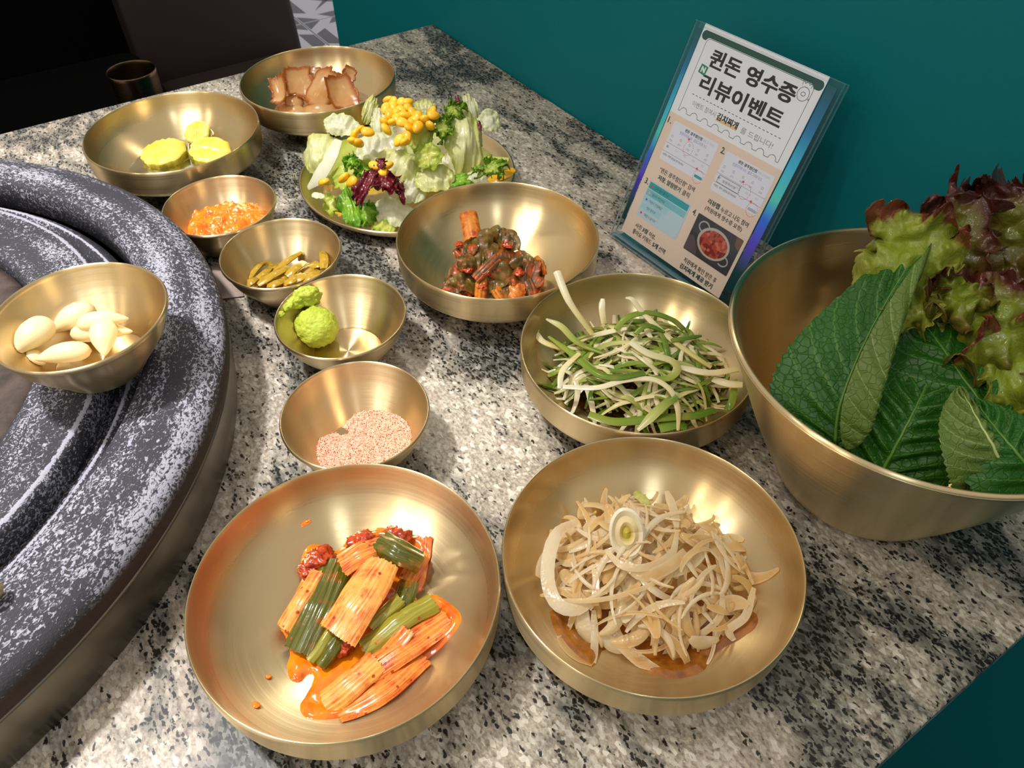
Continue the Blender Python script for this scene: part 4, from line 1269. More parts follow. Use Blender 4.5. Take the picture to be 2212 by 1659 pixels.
for k in range(190):
    a = rs.rand() * 6.283; d = math.sqrt(rs.rand()) * .96
    x, y = MC[0] + .050 * d * math.cos(a), MC[1] + .043 * d * math.sin(a)
    layer = rs.rand() ** .6
    z = .006 + (mound2(x, y) - .006) * (.35 + .65 * layer)
    big = rs.rand() < .55
    R = rs.uniform(.013, .030) if big else rs.uniform(.008, .014)
    span = rs.uniform(.7, 1.7) if big else rs.uniform(1.2, 2.4)
    w = rs.uniform(.0036, .0080) if rs.rand() < .55 else rs.uniform(.0018, .0034)
    P = crescent(R, span, w, .0009, rs.uniform(-.0012, .0014), rs.uniform(0, .0015))
    e = .0006
    gx = (mound2(x + e, y) - mound2(x - e, y)) / (2 * e); gy = (mound2(x, y + e) - mound2(x, y - e)) / (2 * e)
    nrm = np.array([-gx, -gy, 1.0]) + rs.normal(size=3) * .26
    nrm[2] = max(nrm[2], .35)
    Rm = rot_to(nrm, rs.rand() * 6.283)
    P = P @ Rm.T + np.array([x, y, z])
    g_ = sheet(P, .0007)
    keep_above(g_, M2, med_floor, .0006)
    top = layer > .75 and d < .5
    front = y < MC[1] - .026
    kind = 1 if top else (2 if front else 0)
    thing('onion_sliver', g_, ONION_W if (top and rs.rand() < .7) or rs.rand() < .2 else ONION, ONL[kind].replace('heap', 'heap, ' + ('left' if x < MC[0] - .018 else 'right' if x > MC[0] + .018 else 'middle') + ' part') if kind != 2 else ONL[kind].replace('front', 'front left' if x < MC[0] else 'front right'), 'onion', 'sliced onion slivers')
# long thin strands over the top
for k in range(46):
    a = rs.rand() * 6.283; d = math.sqrt(rs.rand()) * .8
    x, y = MC[0] + .046 * d * math.cos(a), MC[1] + .040 * d * math.sin(a)
    z = mound2(x, y) + rs.uniform(-.001, .0022)
    P = crescent(rs.uniform(.018, .034), rs.uniform(.8, 1.5), rs.uniform(.0014, .0034), .0008, rs.uniform(-.0006, .0008), rs.uniform(0, .0015), n=20)
    e = .0006
    gx = (mound2(x + e, y) - mound2(x - e, y)) / (2 * e); gy = (mound2(x, y + e) - mound2(x, y - e)) / (2 * e)
    nrm = np.array([-gx, -gy, 1.0]) + rs.normal(size=3) * .15
    P = P @ rot_to(nrm, rs.rand() * 6.283).T + np.array([x, y, z])
    g_ = sheet(P, .0007)
    keep_above(g_, M2, med_floor, .0006)
    thing('onion_sliver', g_, ONION_W if rs.rand() < .6 else ONION, 'long thin strand on the sliced onion heap, ' + ('left' if x < MC[0] - .012 else 'right' if x > MC[0] + .012 else 'middle') + (' back' if y > MC[1] else ' front'), 'onion', 'sliced onion slivers')
# singled-out slices
def ribbon(name, pts, w, m_, lab, cat, grp, c_, fl_, side=(0, -.6, .8), th=.0010, arch=0.15, taper=(.5, .5), nseg=20, nc=7, tw=0.0, ribs=0, rib_h=0):
    g_ = strip(P3(*pts), w, th, arch, side=np.array(side, float), nseg=nseg, ncross=nc, taper=taper, twist=tw, ribs=ribs, rib_h=rib_h)
    keep_above(g_, c_, fl_, .0006)
    return thing(name, g_, m_, lab, cat, grp)
og = 'sliced onion slivers'
ribbon('onion_sliver', [(1244, 1128, .030), (1205, 1150, .030), (1186, 1200, .027), (1184, 1260, .023), (1205, 1305, .021), (1248, 1316, .021), (1286, 1290, .024)], .0085, ONION_W, 'large white hook-shaped onion slice at the left of the heap', 'onion', og, M2, med_floor)
ribbon('onion_sliver', [(1310, 1190, .033), (1345, 1222, .0345), (1400, 1224, .0345), (1450, 1196, .034), (1462, 1150, .033)], .0045, ONION_W, 'thin curved onion rib sweeping under the round slice', 'onion', og, M2, med_floor, nseg=24)
ribbon('onion_sliver', [(1338, 1210, .031), (1392, 1242, .032), (1448, 1222, .033), (1478, 1190, .032)], .0075, ONION, 'broad onion arc below the round slice', 'onion', og, M2, med_floor)
ribbon('onion_sliver', [(1185, 1295, .020), (1290, 1296, .027), (1390, 1270, .030), (1440, 1240, .031)], .0028, ONION, 'long thin onion strand crossing the middle of the heap', 'onion', og, M2, med_floor, nseg=26)
ribbon('onion_sliver', [(1322, 1320, .017), (1330, 1372, .013), (1378, 1424, .010), (1424, 1448, .009)], .0075, ONION, 'long soy-soaked onion arc hanging into the dressing', 'onion', og, M2, med_floor)
ribbon('onion_sliver', [(1205, 1380, .012), (1235, 1425, .010), (1278, 1446, .009)], .0060, ONION, 'brown-edged onion slice at the front left of the dressing', 'onion', og, M2, med_floor)
ribbon('onion_sliver', [(1282, 1318, .018), (1284, 1380, .012), (1282, 1440, .009)], .0046, ONION_W, 'straight onion sliver pointing down into the dressing', 'onion', og, M2, med_floor)
ribbon('onion_sliver', [(1440, 1062, .024), (1454, 1100, .027), (1462, 1140, .030)], .0055, ONION_W, 'onion slice standing up at the back of the heap', 'onion', og, M2, med_floor)
ribbon('onion_sliver', [(1628, 1270, .022), (1610, 1330, .018), (1575, 1360, .015), (1585, 1384, .011)], .0050, ONION_W, 'pale curled onion slice at the right of the heap', 'onion', og, M2, med_floor)
ribbon('onion_sliver', [(1560, 1270, .023), (1555, 1330, .018), (1510, 1370, .013), (1500, 1335, .017)], .0040, ONION_W, 'thin looped onion slice near the right of the dressing', 'onion', og, M2, med_floor)
ribbon('onion_sliver', [(1372, 1064, .021), (1386, 1076, .023), (1402, 1092, .024)], .0055, smear_mat('onion_green_tip', (222, 206, 142), (190, 190, 90), (168, 176, 70), 200.0, .25, tr=.3), 'onion sliver with a green tip at the back of the heap', 'onion', og, M2, med_floor)
# round slice with yellow-green heart
def onion_disc(px, py, z, rx, ry, lab):
    n_, na = 10, 36
    nrm = np.array([0, -.62, .78]); Rm = rot_to(nrm, .1)
    P = np.zeros((n_, na + 1, 3))
    for i in range(n_):
        for k in range(na + 1):
            a = 2 * math.pi * k / na; q = max(i / (n_ - 1), .02)
            P[i, k] = (rx * q * math.cos(a), ry * q * math.sin(a), .0010 * math.cos(q * 14) + .0008 * math.sin(3 * a) * q)
    P = P @ Rm.T + at(px, py, z)
    t = NT('onion_round_slice')
    u = t.attr('u')
    colr = t.ramp(u, [(0.0, lin((206, 190, 70))), (0.30, lin((218, 196, 96))), (0.42, lin((240, 222, 170))), (0.80, lin((242, 230, 196))), (1.0, lin((250, 244, 226)))])
    t.p(Base_Color=colr, Roughness=.22); t.translucent(.3, colr)
    o_ = thing('onion_sliver', sheet(P, .0010), t.m, lab, 'onion', og)
    return o_
onion_disc(1354, 1152, .0365, .0082, .0118, 'round onion slice with a yellow-green heart on top of the heap')

# ================================================================ SHREDDED GREEN ONIONS
def shred_mat(name, stops):
    t = NT(name); c = t.obj()
    sh = t.math('ADD', t.attr('u'), t.math('MULTIPLY', t.math('SUBTRACT', t.random(), .5), .35), clamp=True)
    col = t.ramp(sh, stops)
    col = t.mix(t.math('MULTIPLY', t.ramp(t.noise(c, 90.0, 3.0), [(.5, 0.0), (.75, 1.0)]), .35), col, lin((206, 168, 96)))
    t.p(Base_Color=col, Roughness=.22); t.b.inputs['Coat Weight'].default_value = .3
    t.translucent(.45, col)
    return t.m
SH_W = shred_mat('scallion_white', [(0.0, lin((250, 244, 220))), (0.6, lin((248, 238, 196))), (1.0, lin((236, 226, 150)))])
SH_M = shred_mat('scallion_mixed', [(0.0, lin((240, 236, 206))), (0.4, lin((214, 214, 130))), (0.75, lin((158, 178, 66))), (1.0, lin((120, 152, 48)))])
SH_G = shred_mat('scallion_green', [(0.0, lin((160, 182, 66))), (0.5, lin((118, 152, 42))), (1.0, lin((88, 128, 30)))])
SC = at(1388, 806, .012)[:2]
def mound3(x, y):
    d = np.hypot((x - SC[0]) / .060, (y - SC[1]) / .046)
    return .009 + .023 * np.clip(1 - d * d, 0, 1) ** .7
geo = heightfield(M3, med_floor, lambda X, Y: np.clip((.046 - np.hypot(X - SC[0], (Y - SC[1]) * 1.1)) * .5, -.0006, .0022), .060, 80)
thing('soy_dressing', geo, sauce_mat('dark_soy', (70, 36, 10), (44, 22, 8), .08), 'dark soy dressing under the shredded green onions', 'sauce')
sg = 'green onion shreds'
rs = np.random.RandomState(5)
for k in range(250):
    a = rs.rand() * 6.283; d = math.sqrt(rs.rand()) * .9
    x, y = SC[0] + .052 * d * math.cos(a), SC[1] + .040 * d * math.sin(a)
    L = rs.uniform(.018, .052)
    th_ = rs.normal(0.0, .85) + (math.pi if rs.rand() < .5 else 0)
    curv = rs.normal(0, 26)
    layer = rs.rand() ** .55
    pts = []
    tl = rs.normal(0, .10)
    for i, s_ in enumerate(np.linspace(-L / 2, L / 2, 6)):
        aa = th_ + curv * s_
        xx = x + s_ * math.cos(th_ + curv * s_ / 2); yy = y + s_ * math.sin(th_ + curv * s_ / 2)
        rr_ = math.hypot(xx - M3[0], yy - M3[1])
        if rr_ > .0585:
            xx = M3[0] + (xx - M3[0]) * .0585 / rr_; yy = M3[1] + (yy - M3[1]) * .0585 / rr_
        zz = .006 + (mound3(xx, yy) - .006) * (.3 + .75 * layer) + tl * s_ + rs.normal(0, .0008)
        pts.append((xx, yy, zz))
    col = rs.rand()
    m_ = SH_W if col < .45 else (SH_M if col < .74 else SH_G)
    w = rs.uniform(.0014, .0036)
    g_ = strip(pts, w, rs.uniform(.0004, .0008), rs.uniform(.1, .8), nseg=12, ncross=5, taper=(.5, .35), twist=rs.normal(0, .8), seed=k)
    keep_above(g_, M3, med_floor, .0005)
    lab = {SH_W: 'thin white onion shred in the green-onion tangle', SH_M: 'shred fading from white to green in the onion tangle', SH_G: 'thin green leaf shred in the green-onion tangle'}[m_]
    lab = lab + ', ' + ('left' if x < SC[0] - .018 else 'right' if x > SC[0] + .018 else 'middle') + (' back' if y > SC[1] + .006 else ' front')
    thing('green_onion_shred', g_, m_, lab, 'green onion', sg)
def shred(pts, w, m_, lab, th=.0010, arch=.5, taper=(.8, .4), tw=.3, nseg=18):
    g_ = strip(P3(*pts), w, th, arch, nseg=nseg, ncross=5, taper=taper, twist=tw)
    keep_above(g_, M3, med_floor, .0005)
    thing('green_onion_shred', g_, m_, lab, 'green onion', sg)
shred([(1203, 588, .0560), (1222, 638, .0500), (1240, 670, .0440), (1278, 722, .0330)], .0034, SH_W, 'long white shred sticking up past the bowl rim at the upper left', .0016, 1.1, (1, .9))
shred([(1302, 646, .0380), (1300, 668, .0345), (1304, 700, .0290)], .0034, SH_W, 'short white shred standing upright at the back of the heap', taper=(.6, .9))
shred([(1352, 644, .0395), (1366, 648, .0400), (1390, 678, .0350), (1440, 726, .0330), (1500, 770, .0310), (1536, 794, .0280)], .0034, SH_W, 'long white shred running down the right of the heap', taper=(.3, .8), nseg=26)
shred([(1180, 690, .0290), (1212, 706, .0290), (1250, 742, .0280), (1320, 770, .0300)], .0040, SH_M, 'pale green shred with a curled tip at the left of the heap', taper=(.25, .6))
shred([(1153, 710, .0260), (1172, 738, .0240), (1218, 756, .0240)], .0036, SH_W, 'white pointed shred curling up the left bowl wall', taper=(.15, .8))
shred([(1185, 728, .0260), (1240, 768, .0300), (1290, 808, .0330), (1336, 816, .0340), (1392, 806, .0340)], .0044, SH_G, 'broad green shred curving across the left of the heap', taper=(.3, .9), nseg=26)
shred([(1330, 712, .0330), (1356, 686, .0350), (1400, 676, .0350), (1450, 690, .0330), (1478, 712, .0300)], .0038, SH_G, 'green shred arching over the back of the heap', nseg=26, taper=(.7, .9))
shred([(1372, 722, .0340), (1398, 704, .0355), (1436, 718, .0345)], .0032, SH_G, 'short green arch in the middle of the heap')
shred([(1362, 740, .0345), (1400, 764, .0350), (1450, 780, .0350), (1462, 800, .0330), (1442, 818, .0320), (1408, 816, .0320)], .0044, SH_M, 'green shred hooking round in the middle of the heap', nseg=26)
shred([(1216, 836, .0280), (1290, 838, .0320), (1350, 822, .0330), (1410, 820, .0330), (1450, 846, .0300), (1464, 890, .0240), (1464, 930, .0190)], .0032, SH_W, 'long pale shred arching to the front of the bowl', nseg=30)
shred([(1272, 896, .0200), (1330, 912, .0200), (1420, 904, .0210), (1500, 898, .0200), (1545, 886, .0190)], .0052, SH_G, 'broad green shred along the front of the heap', nseg=26, taper=(.8, .7))
shred([(1424, 926, .0180), (1460, 918, .0190), (1482, 924, .0180)], .0062, SH_G, 'wide cut green leaf end at the front rim', taper=(.9, 1))
shred([(1460, 792, .0310), (1530, 806, .0310), (1594, 798, .0330)], .0042, SH_W, 'white shred reaching right towards the large bowl', taper=(.5, 1))
shred([(1540, 820, .0270), (1575, 830, .0290), (1604, 832, .0300)], .0050, SH_W, 'white shred end at the right bowl wall', taper=(.7, .9))
shred([(1378, 930, .0190), (1430, 880, .0260), (1462, 856, .0290)], .0052, SH_M, 'pale green shred pointing to the front rim', taper=(.3, .8))
shred([(1450, 736, .0340), (1515, 726, .0330)], .0028, SH_G, 'small green shred tip at the right back of the heap')
shred([(1208, 840, .0250), (1216, 800, .0290), (1252, 764, .0330)], .0030, SH_W, 'clear white shred bent up at the left of the heap', taper=(.6, .9))
shred([(1590, 820, .0280), (1580, 870, .0240), (1568, 886, .0210)], .0036, SH_G, 'short green shred standing at the right bowl wall', taper=(.3, .8))

# ================================================================ MUSTARD LEAF KIMCHI
t = NT('mustard_leaf'); c = t.obj()
n1 = t.noise(c, 70.0, 3.0, .6); n2 = t.noise(c, 210.0, 4.0, .65)
col = t.mix(t.ramp(n1, [(.38, 0.0), (.62, 1.0)]), lin((66, 54, 14)), lin((118, 94, 32)))
col = t.mix(t.ramp(n2, [(.54, 0.0), (.66, 1.0)]), col, lin((168, 62, 12)))
t.p(Base_Color=col, Roughness=.38); t.b.inputs['Coat Weight'].default_value = .22
t.bump(n2, .35, .0010)
MUST = t.m
t = NT('mustard_leaf_red'); c = t.obj()
n2 = t.noise(c, 190.0, 4.0, .65)
col = t.mix(t.ramp(n2, [(.44, 0.0), (.64, 1.0)]), lin((84, 58, 18)), lin((186, 70, 12)))
t.p(Base_Color=col, Roughness=.38); t.b.inputs['Coat Weight'].default_value = .22
t.bump(n2, .4, .0010)
MUSTR = t.m
MSTEM = smear_mat('mustard_stem', (196, 112, 28), (214, 140, 48), (164, 62, 12), 160.0, .25, .42, .62, .3, .1)
z7 = lambda x, y: (840 + x * .217, 370 + y * .217)
mg = 'mustard leaf kimchi pieces'
def crumple(px, py, z, sx_, sy_, seed, lab, m_=MUST, amp=.0060, tilt=(0, -.45, .9), yaw=0.0):
    nu, nv = 44, 36
    U, Vv = np.meshgrid(np.linspace(-1, 1, nu), np.linspace(-1, 1, nv), indexing='ij')
    X = U * np.sqrt(1 - Vv * Vv / 2); Y = Vv * np.sqrt(1 - U * U / 2)
    q = np.stack([X * sx_, Y * sy_, 0 * X], -1)
    Z = amp * fbm(q, 90, seed, 2) + .0034 * (.5 - np.abs(vnoise(q * np.array([1, .35, 1]), 240, seed + 9))) + .0014 * (.5 - np.abs(vnoise(q * np.array([1, .5, 1]), 520, seed + 10))) - (X * X + Y * Y) * .0045
    Q = np.stack([X * sx_ * (1 + .25 * vnoise(q + 5, 120, seed + 3)), Y * sy_ * (1 + .25 * vnoise(q + 9, 120, seed + 4)), Z], -1)
    Q = Q @ rot_to(tilt, yaw).T + at(*z7(px, py), z)
    g_ = sheet(Q, .0012)
    keep_above(g_, M4, med_floor, .0005)
    thing('mustard_leaf', g_, m_, lab, 'kimchi', mg)
crumple(880, 690, .0290, .0100, .0110, 1, 'dark olive crumpled leaf beside the upright orange stem', MUST)
crumple(1140, 640, .0290, .0120, .0090, 2, 'dark crumpled leaf at the top right of the mustard kimchi', MUST, tilt=(.2, -.5, .85))
crumple(1230, 690, .0250, .0075, .0080, 3, 'brown leaf tip pointing right at the top of the heap', MUST, tilt=(.6, -.3, .7))
crumple(760, 800, .0220, .0100, .0090, 4, 'red-speckled leaf at the upper left of the heap', MUSTR, tilt=(-.4, -.4, .8))
crumple(830, 900, .0215, .0110, .0090, 5, 'olive leaf in the middle left of the heap', MUST)
crumple(1040, 790, .0260, .0065, .0090, 6, 'narrow olive leaf in the middle of the heap', MUST)
crumple(1160, 850, .0240, .0075, .0100, 7, 'leaf coated in chili below the top right leaf', MUSTR)
crumple(1120, 960, .0205, .0095, .0100, 8, 'dark olive leaf in the centre of the heap', MUST)
crumple(1340, 900, .0190, .0120, .0090, 9, 'brown leaf at the right of the heap', MUST, tilt=(.4, -.4, .8))
crumple(1480, 990, .0150, .0095, .0130, 10, 'folded leaf at the far right of the heap', MUSTR, tilt=(.6, -.3, .7))
crumple(690, 1010, .0160, .0090, .0085, 11, 'chili-coated leaf at the left of the heap', MUSTR, tilt=(-.5, -.3, .8))
crumple(740, 1110, .0130, .0130, .0075, 12, 'dark leaf at the lower left of the heap', MUST)
crumple(700, 1180, .0105, .0110, .0050, 13, 'low leaf at the front left of the heap', MUSTR)
crumple(1250, 1060, .0165, .0110, .0090, 14, 'red-flecked leaf at the lower right of the heap', MUSTR)
crumple(1060, 1080, .0160, .0085, .0085, 15, 'olive leaf between the two front stems', MUST)
crumple(1400, 1150, .0110, .0085, .0080, 16, 'chili-coated leaf at the front right of the heap', MUSTR)
crumple(1150, 1170, .0110, .0100, .0060, 17, 'dark leaf at the front of the heap', MUST)
def mstalk(pts, w, lab, arch=.8, m_=MSTEM, taper=(1, 1)):
    g_ = strip(P3(*[(*z7(x, y), z) for x, y, z in pts]), w, .0020, arch, side=np.array([0, -.6, .8]), nseg=14, ncross=13, ribs=3, rib_h=.0003, taper=taper, rough_ends=.001)
    keep_above(g_, M4, med_floor, .0005)
    thing('mustard_stalk_piece', g_, m_, lab, 'kimchi', mg)
mstalk([(790, 432, .0345), (810, 520, .0320), (840, 680, .0270)], .0110, 'orange mustard stem standing up at the back left', 1.0)
mstalk([(1075, 870, .0255), (960, 980, .0225), (870, 1070, .0180)], .0065, 'red chili-coated stem across the middle of the heap', .8, MUSTR)
mstalk([(925, 1070, .0160), (915, 1160, .0125), (910, 1260, .0075)], .0062, 'orange stem at the front left of the heap', .9)
mstalk([(1065, 1170, .0130), (1095, 1220, .0100), (1130, 1265, .0070)], .0060, 'brown-orange stem at the front middle of the heap', .9)
mstalk([(1215, 1170, .0110), (1270, 1205, .0105), (1330, 1215, .0090)], .0115, 'thick yellow-orange stem chunk at the front right', .7)
mstalk([(1380, 1090, .0130), (1410, 1160, .0105), (1425, 1220, .0080)], .0050, 'red stem at the right front of the heap', .9, MUSTR)
mstalk([(1470, 860, .0200), (1520, 920, .0175), (1550, 1020, .0130)], .0018, 'thin pale leaf vein curving down the right side', .5)
for i, (x, y, z) in enumerate([(700, 730, .0240), (790, 980, .0210), (960, 1010, .0215), (1300, 1010, .0195), (1180, 740, .0275), (930, 1150, .0140)]):
    g_ = lump(at(*z7(x, y), z), (.0030, .0026, .0016), 60 + i, .45, 2.6, .25, 28, 18)
    thing('chili_clump', g_, CHILI, ['chili clump at the upper left of the mustard kimchi', 'chili clump in the left middle of the mustard kimchi', 'chili clump on the red stem of the mustard kimchi', 'chili clump at the right of the mustard kimchi', 'chili clump under the top right mustard leaf', 'chili clump beside the front left mustard stem'][i], 'chili paste', 'chili clumps on the mustard kimchi')

# ================================================================ LEAF HELPERS
CAMP = np.array([0, 0, CAMZ])
def leaf_frame(px, py, z, face, yaw):
    """a sheet tilted between 'flat' and 'towards the open side of the table'"""
    p_ = at(px, py, z)
    nc = CAMP - p_; nc /= np.linalg.norm(nc)
    n_ = nc * face[2] + np.array([face[0], face[1], 1 - face[2]]); n_ /= np.linalg.norm(n_)
    x = np.array([1.0, 0, 0]); x = x - n_ * (x @ n_); x /= np.linalg.norm(x); y = np.cross(n_, x)
    c_, s_ = math.cos(yaw), math.sin(yaw)
    return p_, c_ * x + s_ * y, -s_ * x + c_ * y, n_
def depth(p_): return float((p_ - CAMP) @ fw)

def leaf(name, px, py, z, hw, hh, yaw, m_, lab, cat, grp, seed, face=(0, 0, .6), cup=.25, ruffle=0.0, rfreq=9, blister=0.0, bscale=260, edge=.08, ribs=0.0, th=.0006, nu=44, nv=36, square=.5, stem=0.0, lim=None, teeth=0.0, crease=.22, inside=None, warp=.22):
    """one leaf piece. hw, hh: half width and height in photo pixels; cup bends it, ruffle waves the margin"""
    p_, ax, ay, an = leaf_frame(px, py, z, face, yaw)
    k = depth(p_) / F
    U, Vv = np.meshgrid(np.linspace(-1, 1, nu), np.linspace(-1, 1, nv), indexing='ij')
    X = U * np.sqrt(1 - Vv * Vv * square); Y = Vv * np.sqrt(1 - U * U * square)
    R_ = np.maximum(np.abs(U), np.abs(Vv)); A_ = np.arctan2(Y, X)
    q = np.stack([np.cos(A_) * 1.7, np.sin(A_) * 1.7, np.full_like(A_, seed * 3.1)], -1)
    en = 1 + R_ ** 2 * (edge * 1.6 * fbm(q, 2.6, seed, 4) + teeth * vnoise(q, 11.0, seed + 2))
    W_, H_ = hw * k, hh * k
    mx = max(W_, H_)
    x = X * W_ * en; y = Y * H_ * en
    q2 = np.stack([x, y, np.full_like(x, seed * .37)], -1)
    zz = -cup * (x * x / W_ + .5 * y * y / H_) * .8
    zz = zz + warp * min(W_, H_) * fbm(q2, 1.1 / mx, seed + 7, 2)
    # creases: folds that stop inside the leaf
    zz = zz + crease * min(W_, H_) * (.5 - np.abs(vnoise(q2, 1.9 / mx, seed + 11))) + crease * .5 * min(W_, H_) * (.5 - np.abs(vnoise(q2, 3.9 / mx, seed + 12)))
    if ruffle:
        e_ = R_ ** 2.2
        fr_ = rfreq / 4.0
        zz = zz + 1.6 * ruffle * e_ * (vnoise(q2, fr_ / mx, seed + 5) * 1.5 + vnoise(q2, 2.1 * fr_ / mx, seed + 6) * .9)
        x = x + .8 * ruffle * e_ * vnoise(q2, 1.4 * fr_ / mx, seed + 21); y = y + .8 * ruffle * e_ * vnoise(q2, 1.4 * fr_ / mx, seed + 22)
    if blister: zz = zz + blister * (np.abs(vnoise(q2, bscale, seed + 3)) * 1.3 + .5 * vnoise(q2, bscale * 2.3, seed + 4))
    if ribs:
        q3 = np.stack([x / W_ * 5.5 + .8 * vnoise(q2, 2.0 / mx, seed + 14), y / H_ * .9, np.full_like(x, seed * .7)], -1)
        zz = zz + ribs * 1.5 * vnoise(q3, 1.0, seed + 13) + ribs * .6 * vnoise(q3, 2.3, seed + 15)
    P = p_ + x[..., None] * ax + y[..., None] * ay + zz[..., None] * an
    if lim is not None:
        P[..., 2] = np.maximum(P[..., 2], lim)
    if inside is not None:
        fp = P.reshape(-1, 3); keep_above((fp, None), inside[0], inside[1], .0012); P = fp.reshape(P.shape)
    V, Fc, mi, at_ = sheet(P, th)
    rr_ = np.r_[R_.ravel(), R_.ravel()]; at_['edge'] = rr_
    yy = (Vv.ravel() + 1) / 2; at_['up'] = np.r_[yy, yy]
    return thing(name, (V, Fc, mi, at_), m_, lab, cat, grp)

def lettuce_mat(name, inner, outer, tip, e0=.45, e1=1.0, tr=.35, rough=.28, nscale=70, tipamt=.0, blot=None, quilt=0.0):
    t = NT(name); c = t.obj()
    col = t.mix(t.ramp(t.math('ADD', t.attr('edge'), t.math('MULTIPLY', t.math('SUBTRACT', t.noise(c, nscale, 3.0), .5), .6)), [(e0, 0.0), (e1, 1.0)]), lin(inner), lin(outer))
    if tipamt:
        f_ = t.math('MULTIPLY', t.attr('edge'), t.math('ADD', t.attr('up'), 0.25))
        f_ = t.math('ADD', f_, t.math('MULTIPLY', t.math('SUBTRACT', t.noise(c, nscale * .9, 4.0, .6), .5), 1.3))
        col = t.mix(t.ramp(f_, [(tipamt, 0.0), (tipamt + .28, 1.0)]), col, lin(tip))
    if blot:
        col = t.mix(t.math('MULTIPLY', t.ramp(t.noise(c, 45.0, 3.0), [(.5, 0.0), (.72, 1.0)]), .6), col, lin(blot))
    t.p(Base_Color=col, Roughness=rough)
    t.b.inputs['Coat Weight'].default_value = .25
    if quilt:
        vo = t.n('ShaderNodeTexVoronoi', {'Scale': quilt}, feature='SMOOTH_F1'); t.set(vo, 'Vector', c)
        t.bump(t.math('ADD', t.math('MULTIPLY', vo.outputs['Distance'], -1.6), t.math('MULTIPLY', t.noise(c, 240.0, 3.0), .5)), .8, .0030)
    else:
        st_ = t.n('ShaderNodeMapping'); t.set(st_, 'Vector', c); st_.inputs['Scale'].default_value = (1.0, .35, .5)
        t.bump(t.math('ADD', t.noise(st_, 330.0, 3.0), t.noise(c, 90.0, 3.0)), .35, .0012)
    t.translucent(tr, col)
    return t.m
ICE = lettuce_mat('iceberg', (236, 236, 186), (212, 216, 112), None, .3, 1.1, .42, blot=(222, 214, 140))
ICE_W = lettuce_mat('iceberg_pale', (238, 238, 214), (226, 230, 180), None, .3, 1.1, .42)
ICE_G = lettuce_mat('iceberg_green', (214, 218, 110), (176, 198, 66), None, .3, 1.1, .42)
GLEAF = lettuce_mat('green_leaf', (150, 196, 52), (104, 168, 34), None, .3, 1.0, .38)
FRIS = lettuce_mat('frisee', (216, 230, 120), (150, 200, 60), None, .3, 1.1, .55)
RADI = lettuce_mat('radicchio', (112, 16, 30), (80, 8, 22), None, .3, 1.0, .2, .2, blot=(150, 40, 52))

# ---- soy-pickled onion petals: cupped onion layers
PGN = 'soy-pickled onion petals'
def opetal(px, py, hw, hh, yaw, cup, face, lab, seed, dz=0.0):
    z_ = float(np.interp(py, [155, 190, 215, 240], [.0345, .0285, .0200, .0130])) + dz
    o = leaf('onion_petal', px, py, z_, hw * 1.25, hh * 1.25, math.radians(yaw), SOYON, lab, 'onion', PGN, seed, face, cup=cup * .8, edge=.09, crease=.02, warp=.05, th=.0013, nu=30, nv=26, square=.30, inside=(M6, med_floor))
    return o
opetal(645, 178, 25, 25, 8, -.55, (.1, 0, .75), 'pale upright onion petal at the back left of the heap', 51)
opetal(684, 164, 15, 15, -10, .6, (0, 0, .8), 'onion petal tip showing behind the tall one', 52)
opetal(752, 166, 12, 17, -20, -.6, (.2, 0, .8), 'small pointed onion petal at the back right of the heap', 53)
opetal(608, 197, 16, 27, 12, -.9, (-.5, 0, .6), 'brown cupped onion petal at the left of the soy-pickled heap', 54)
opetal(694, 188, 24, 38, -32, .6, (-.2, 0, .7), 'tall pale onion petal arching over the middle of the heap', 55, .001)
opetal(733, 203, 28, 32, 22, -.75, (.35, 0, .6), 'rounded brown onion petal at the right of the heap', 56)
opetal(634, 217, 16, 11, 5, .6, (0, 0, .6), 'small dark brown onion chunk in the middle of the heap', 57)
opetal(700, 232, 50, 13, 14, 1.0, (.1, 0, .6), 'long brown onion petal along the front right of the heap', 58)
opetal(636, 235, 34, 11, -16, 1.0, (-.1, 0, .6), 'brown onion petal along the front left of the heap', 59)

# ================================================================ SALAD
zs_ = lambda x, y: (600 + x * .2532, 150 + y * .2532)
def zh(y): return float(np.interp(y, [240, 420, 640, 950, 1200, 1400], [.060, .056, .047, .030, .016, .009]))
LG = 'lettuce pieces in the salad'
def lf(x, y, w, h, yaw, m_, lab, seed, dz=0.0, face=(0, 0, .55), cat='lettuce', grp=LG, nm='lettuce_piece', **kw):
    px, py = zs_(x, y)
    kw.setdefault('cup', .35)
    return leaf(nm, px, py, max(.0095, zh(y) + dz), w * .2532, h * .2532, math.radians(yaw), m_, lab, cat, grp, seed, face, lim=.0042, **kw)
lf(800, 760, 520, 300, 0, ICE_G, 'broad lettuce piece at the bottom of the salad heap', 90, -.022, (0, 0, .4), cup=.5)
lf(1350, 760, 480, 330, 0, ICE, 'broad lettuce piece under the right of the salad', 91, -.022, (0, 0, .4), cup=.5)
lf(330, 690, 175, 190, 10, ICE, 'rounded pale lettuce piece at the far left of the salad', 1, -.004, (-.5, 0, .5), ribs=.0010, cup=.6)
lf(540, 470, 180, 105, -18, ICE_W, 'whitish lettuce piece at the upper left of the salad', 2, .002, (-.2, 0, .5), ribs=.0014)
lf(785, 345, 62, 120, -18, ICE, 'narrow lettuce piece standing at the back left of the salad', 3, .002, (0, -.2, .7), ribs=.0012)
lf(900, 440, 110, 140, 5, ICE_W, 'pale lettuce piece left of the corn pile', 5, .000, (0, 0, .6), ribs=.0010)
lf(870, 640, 220, 150, 20, ICE_W, 'large translucent lettuce piece below the corn pile', 6, .000, ribs=.0012)
lf(1255, 335, 100, 85, 10, ICE, 'pale lettuce piece behind the corn on the right', 7, .002, (0, 0, .6), ribs=.0010)
lf(1030, 820, 210, 140, -20, ICE, 'pale lettuce piece in the middle of the salad', 8, .003, ribs=.0012)
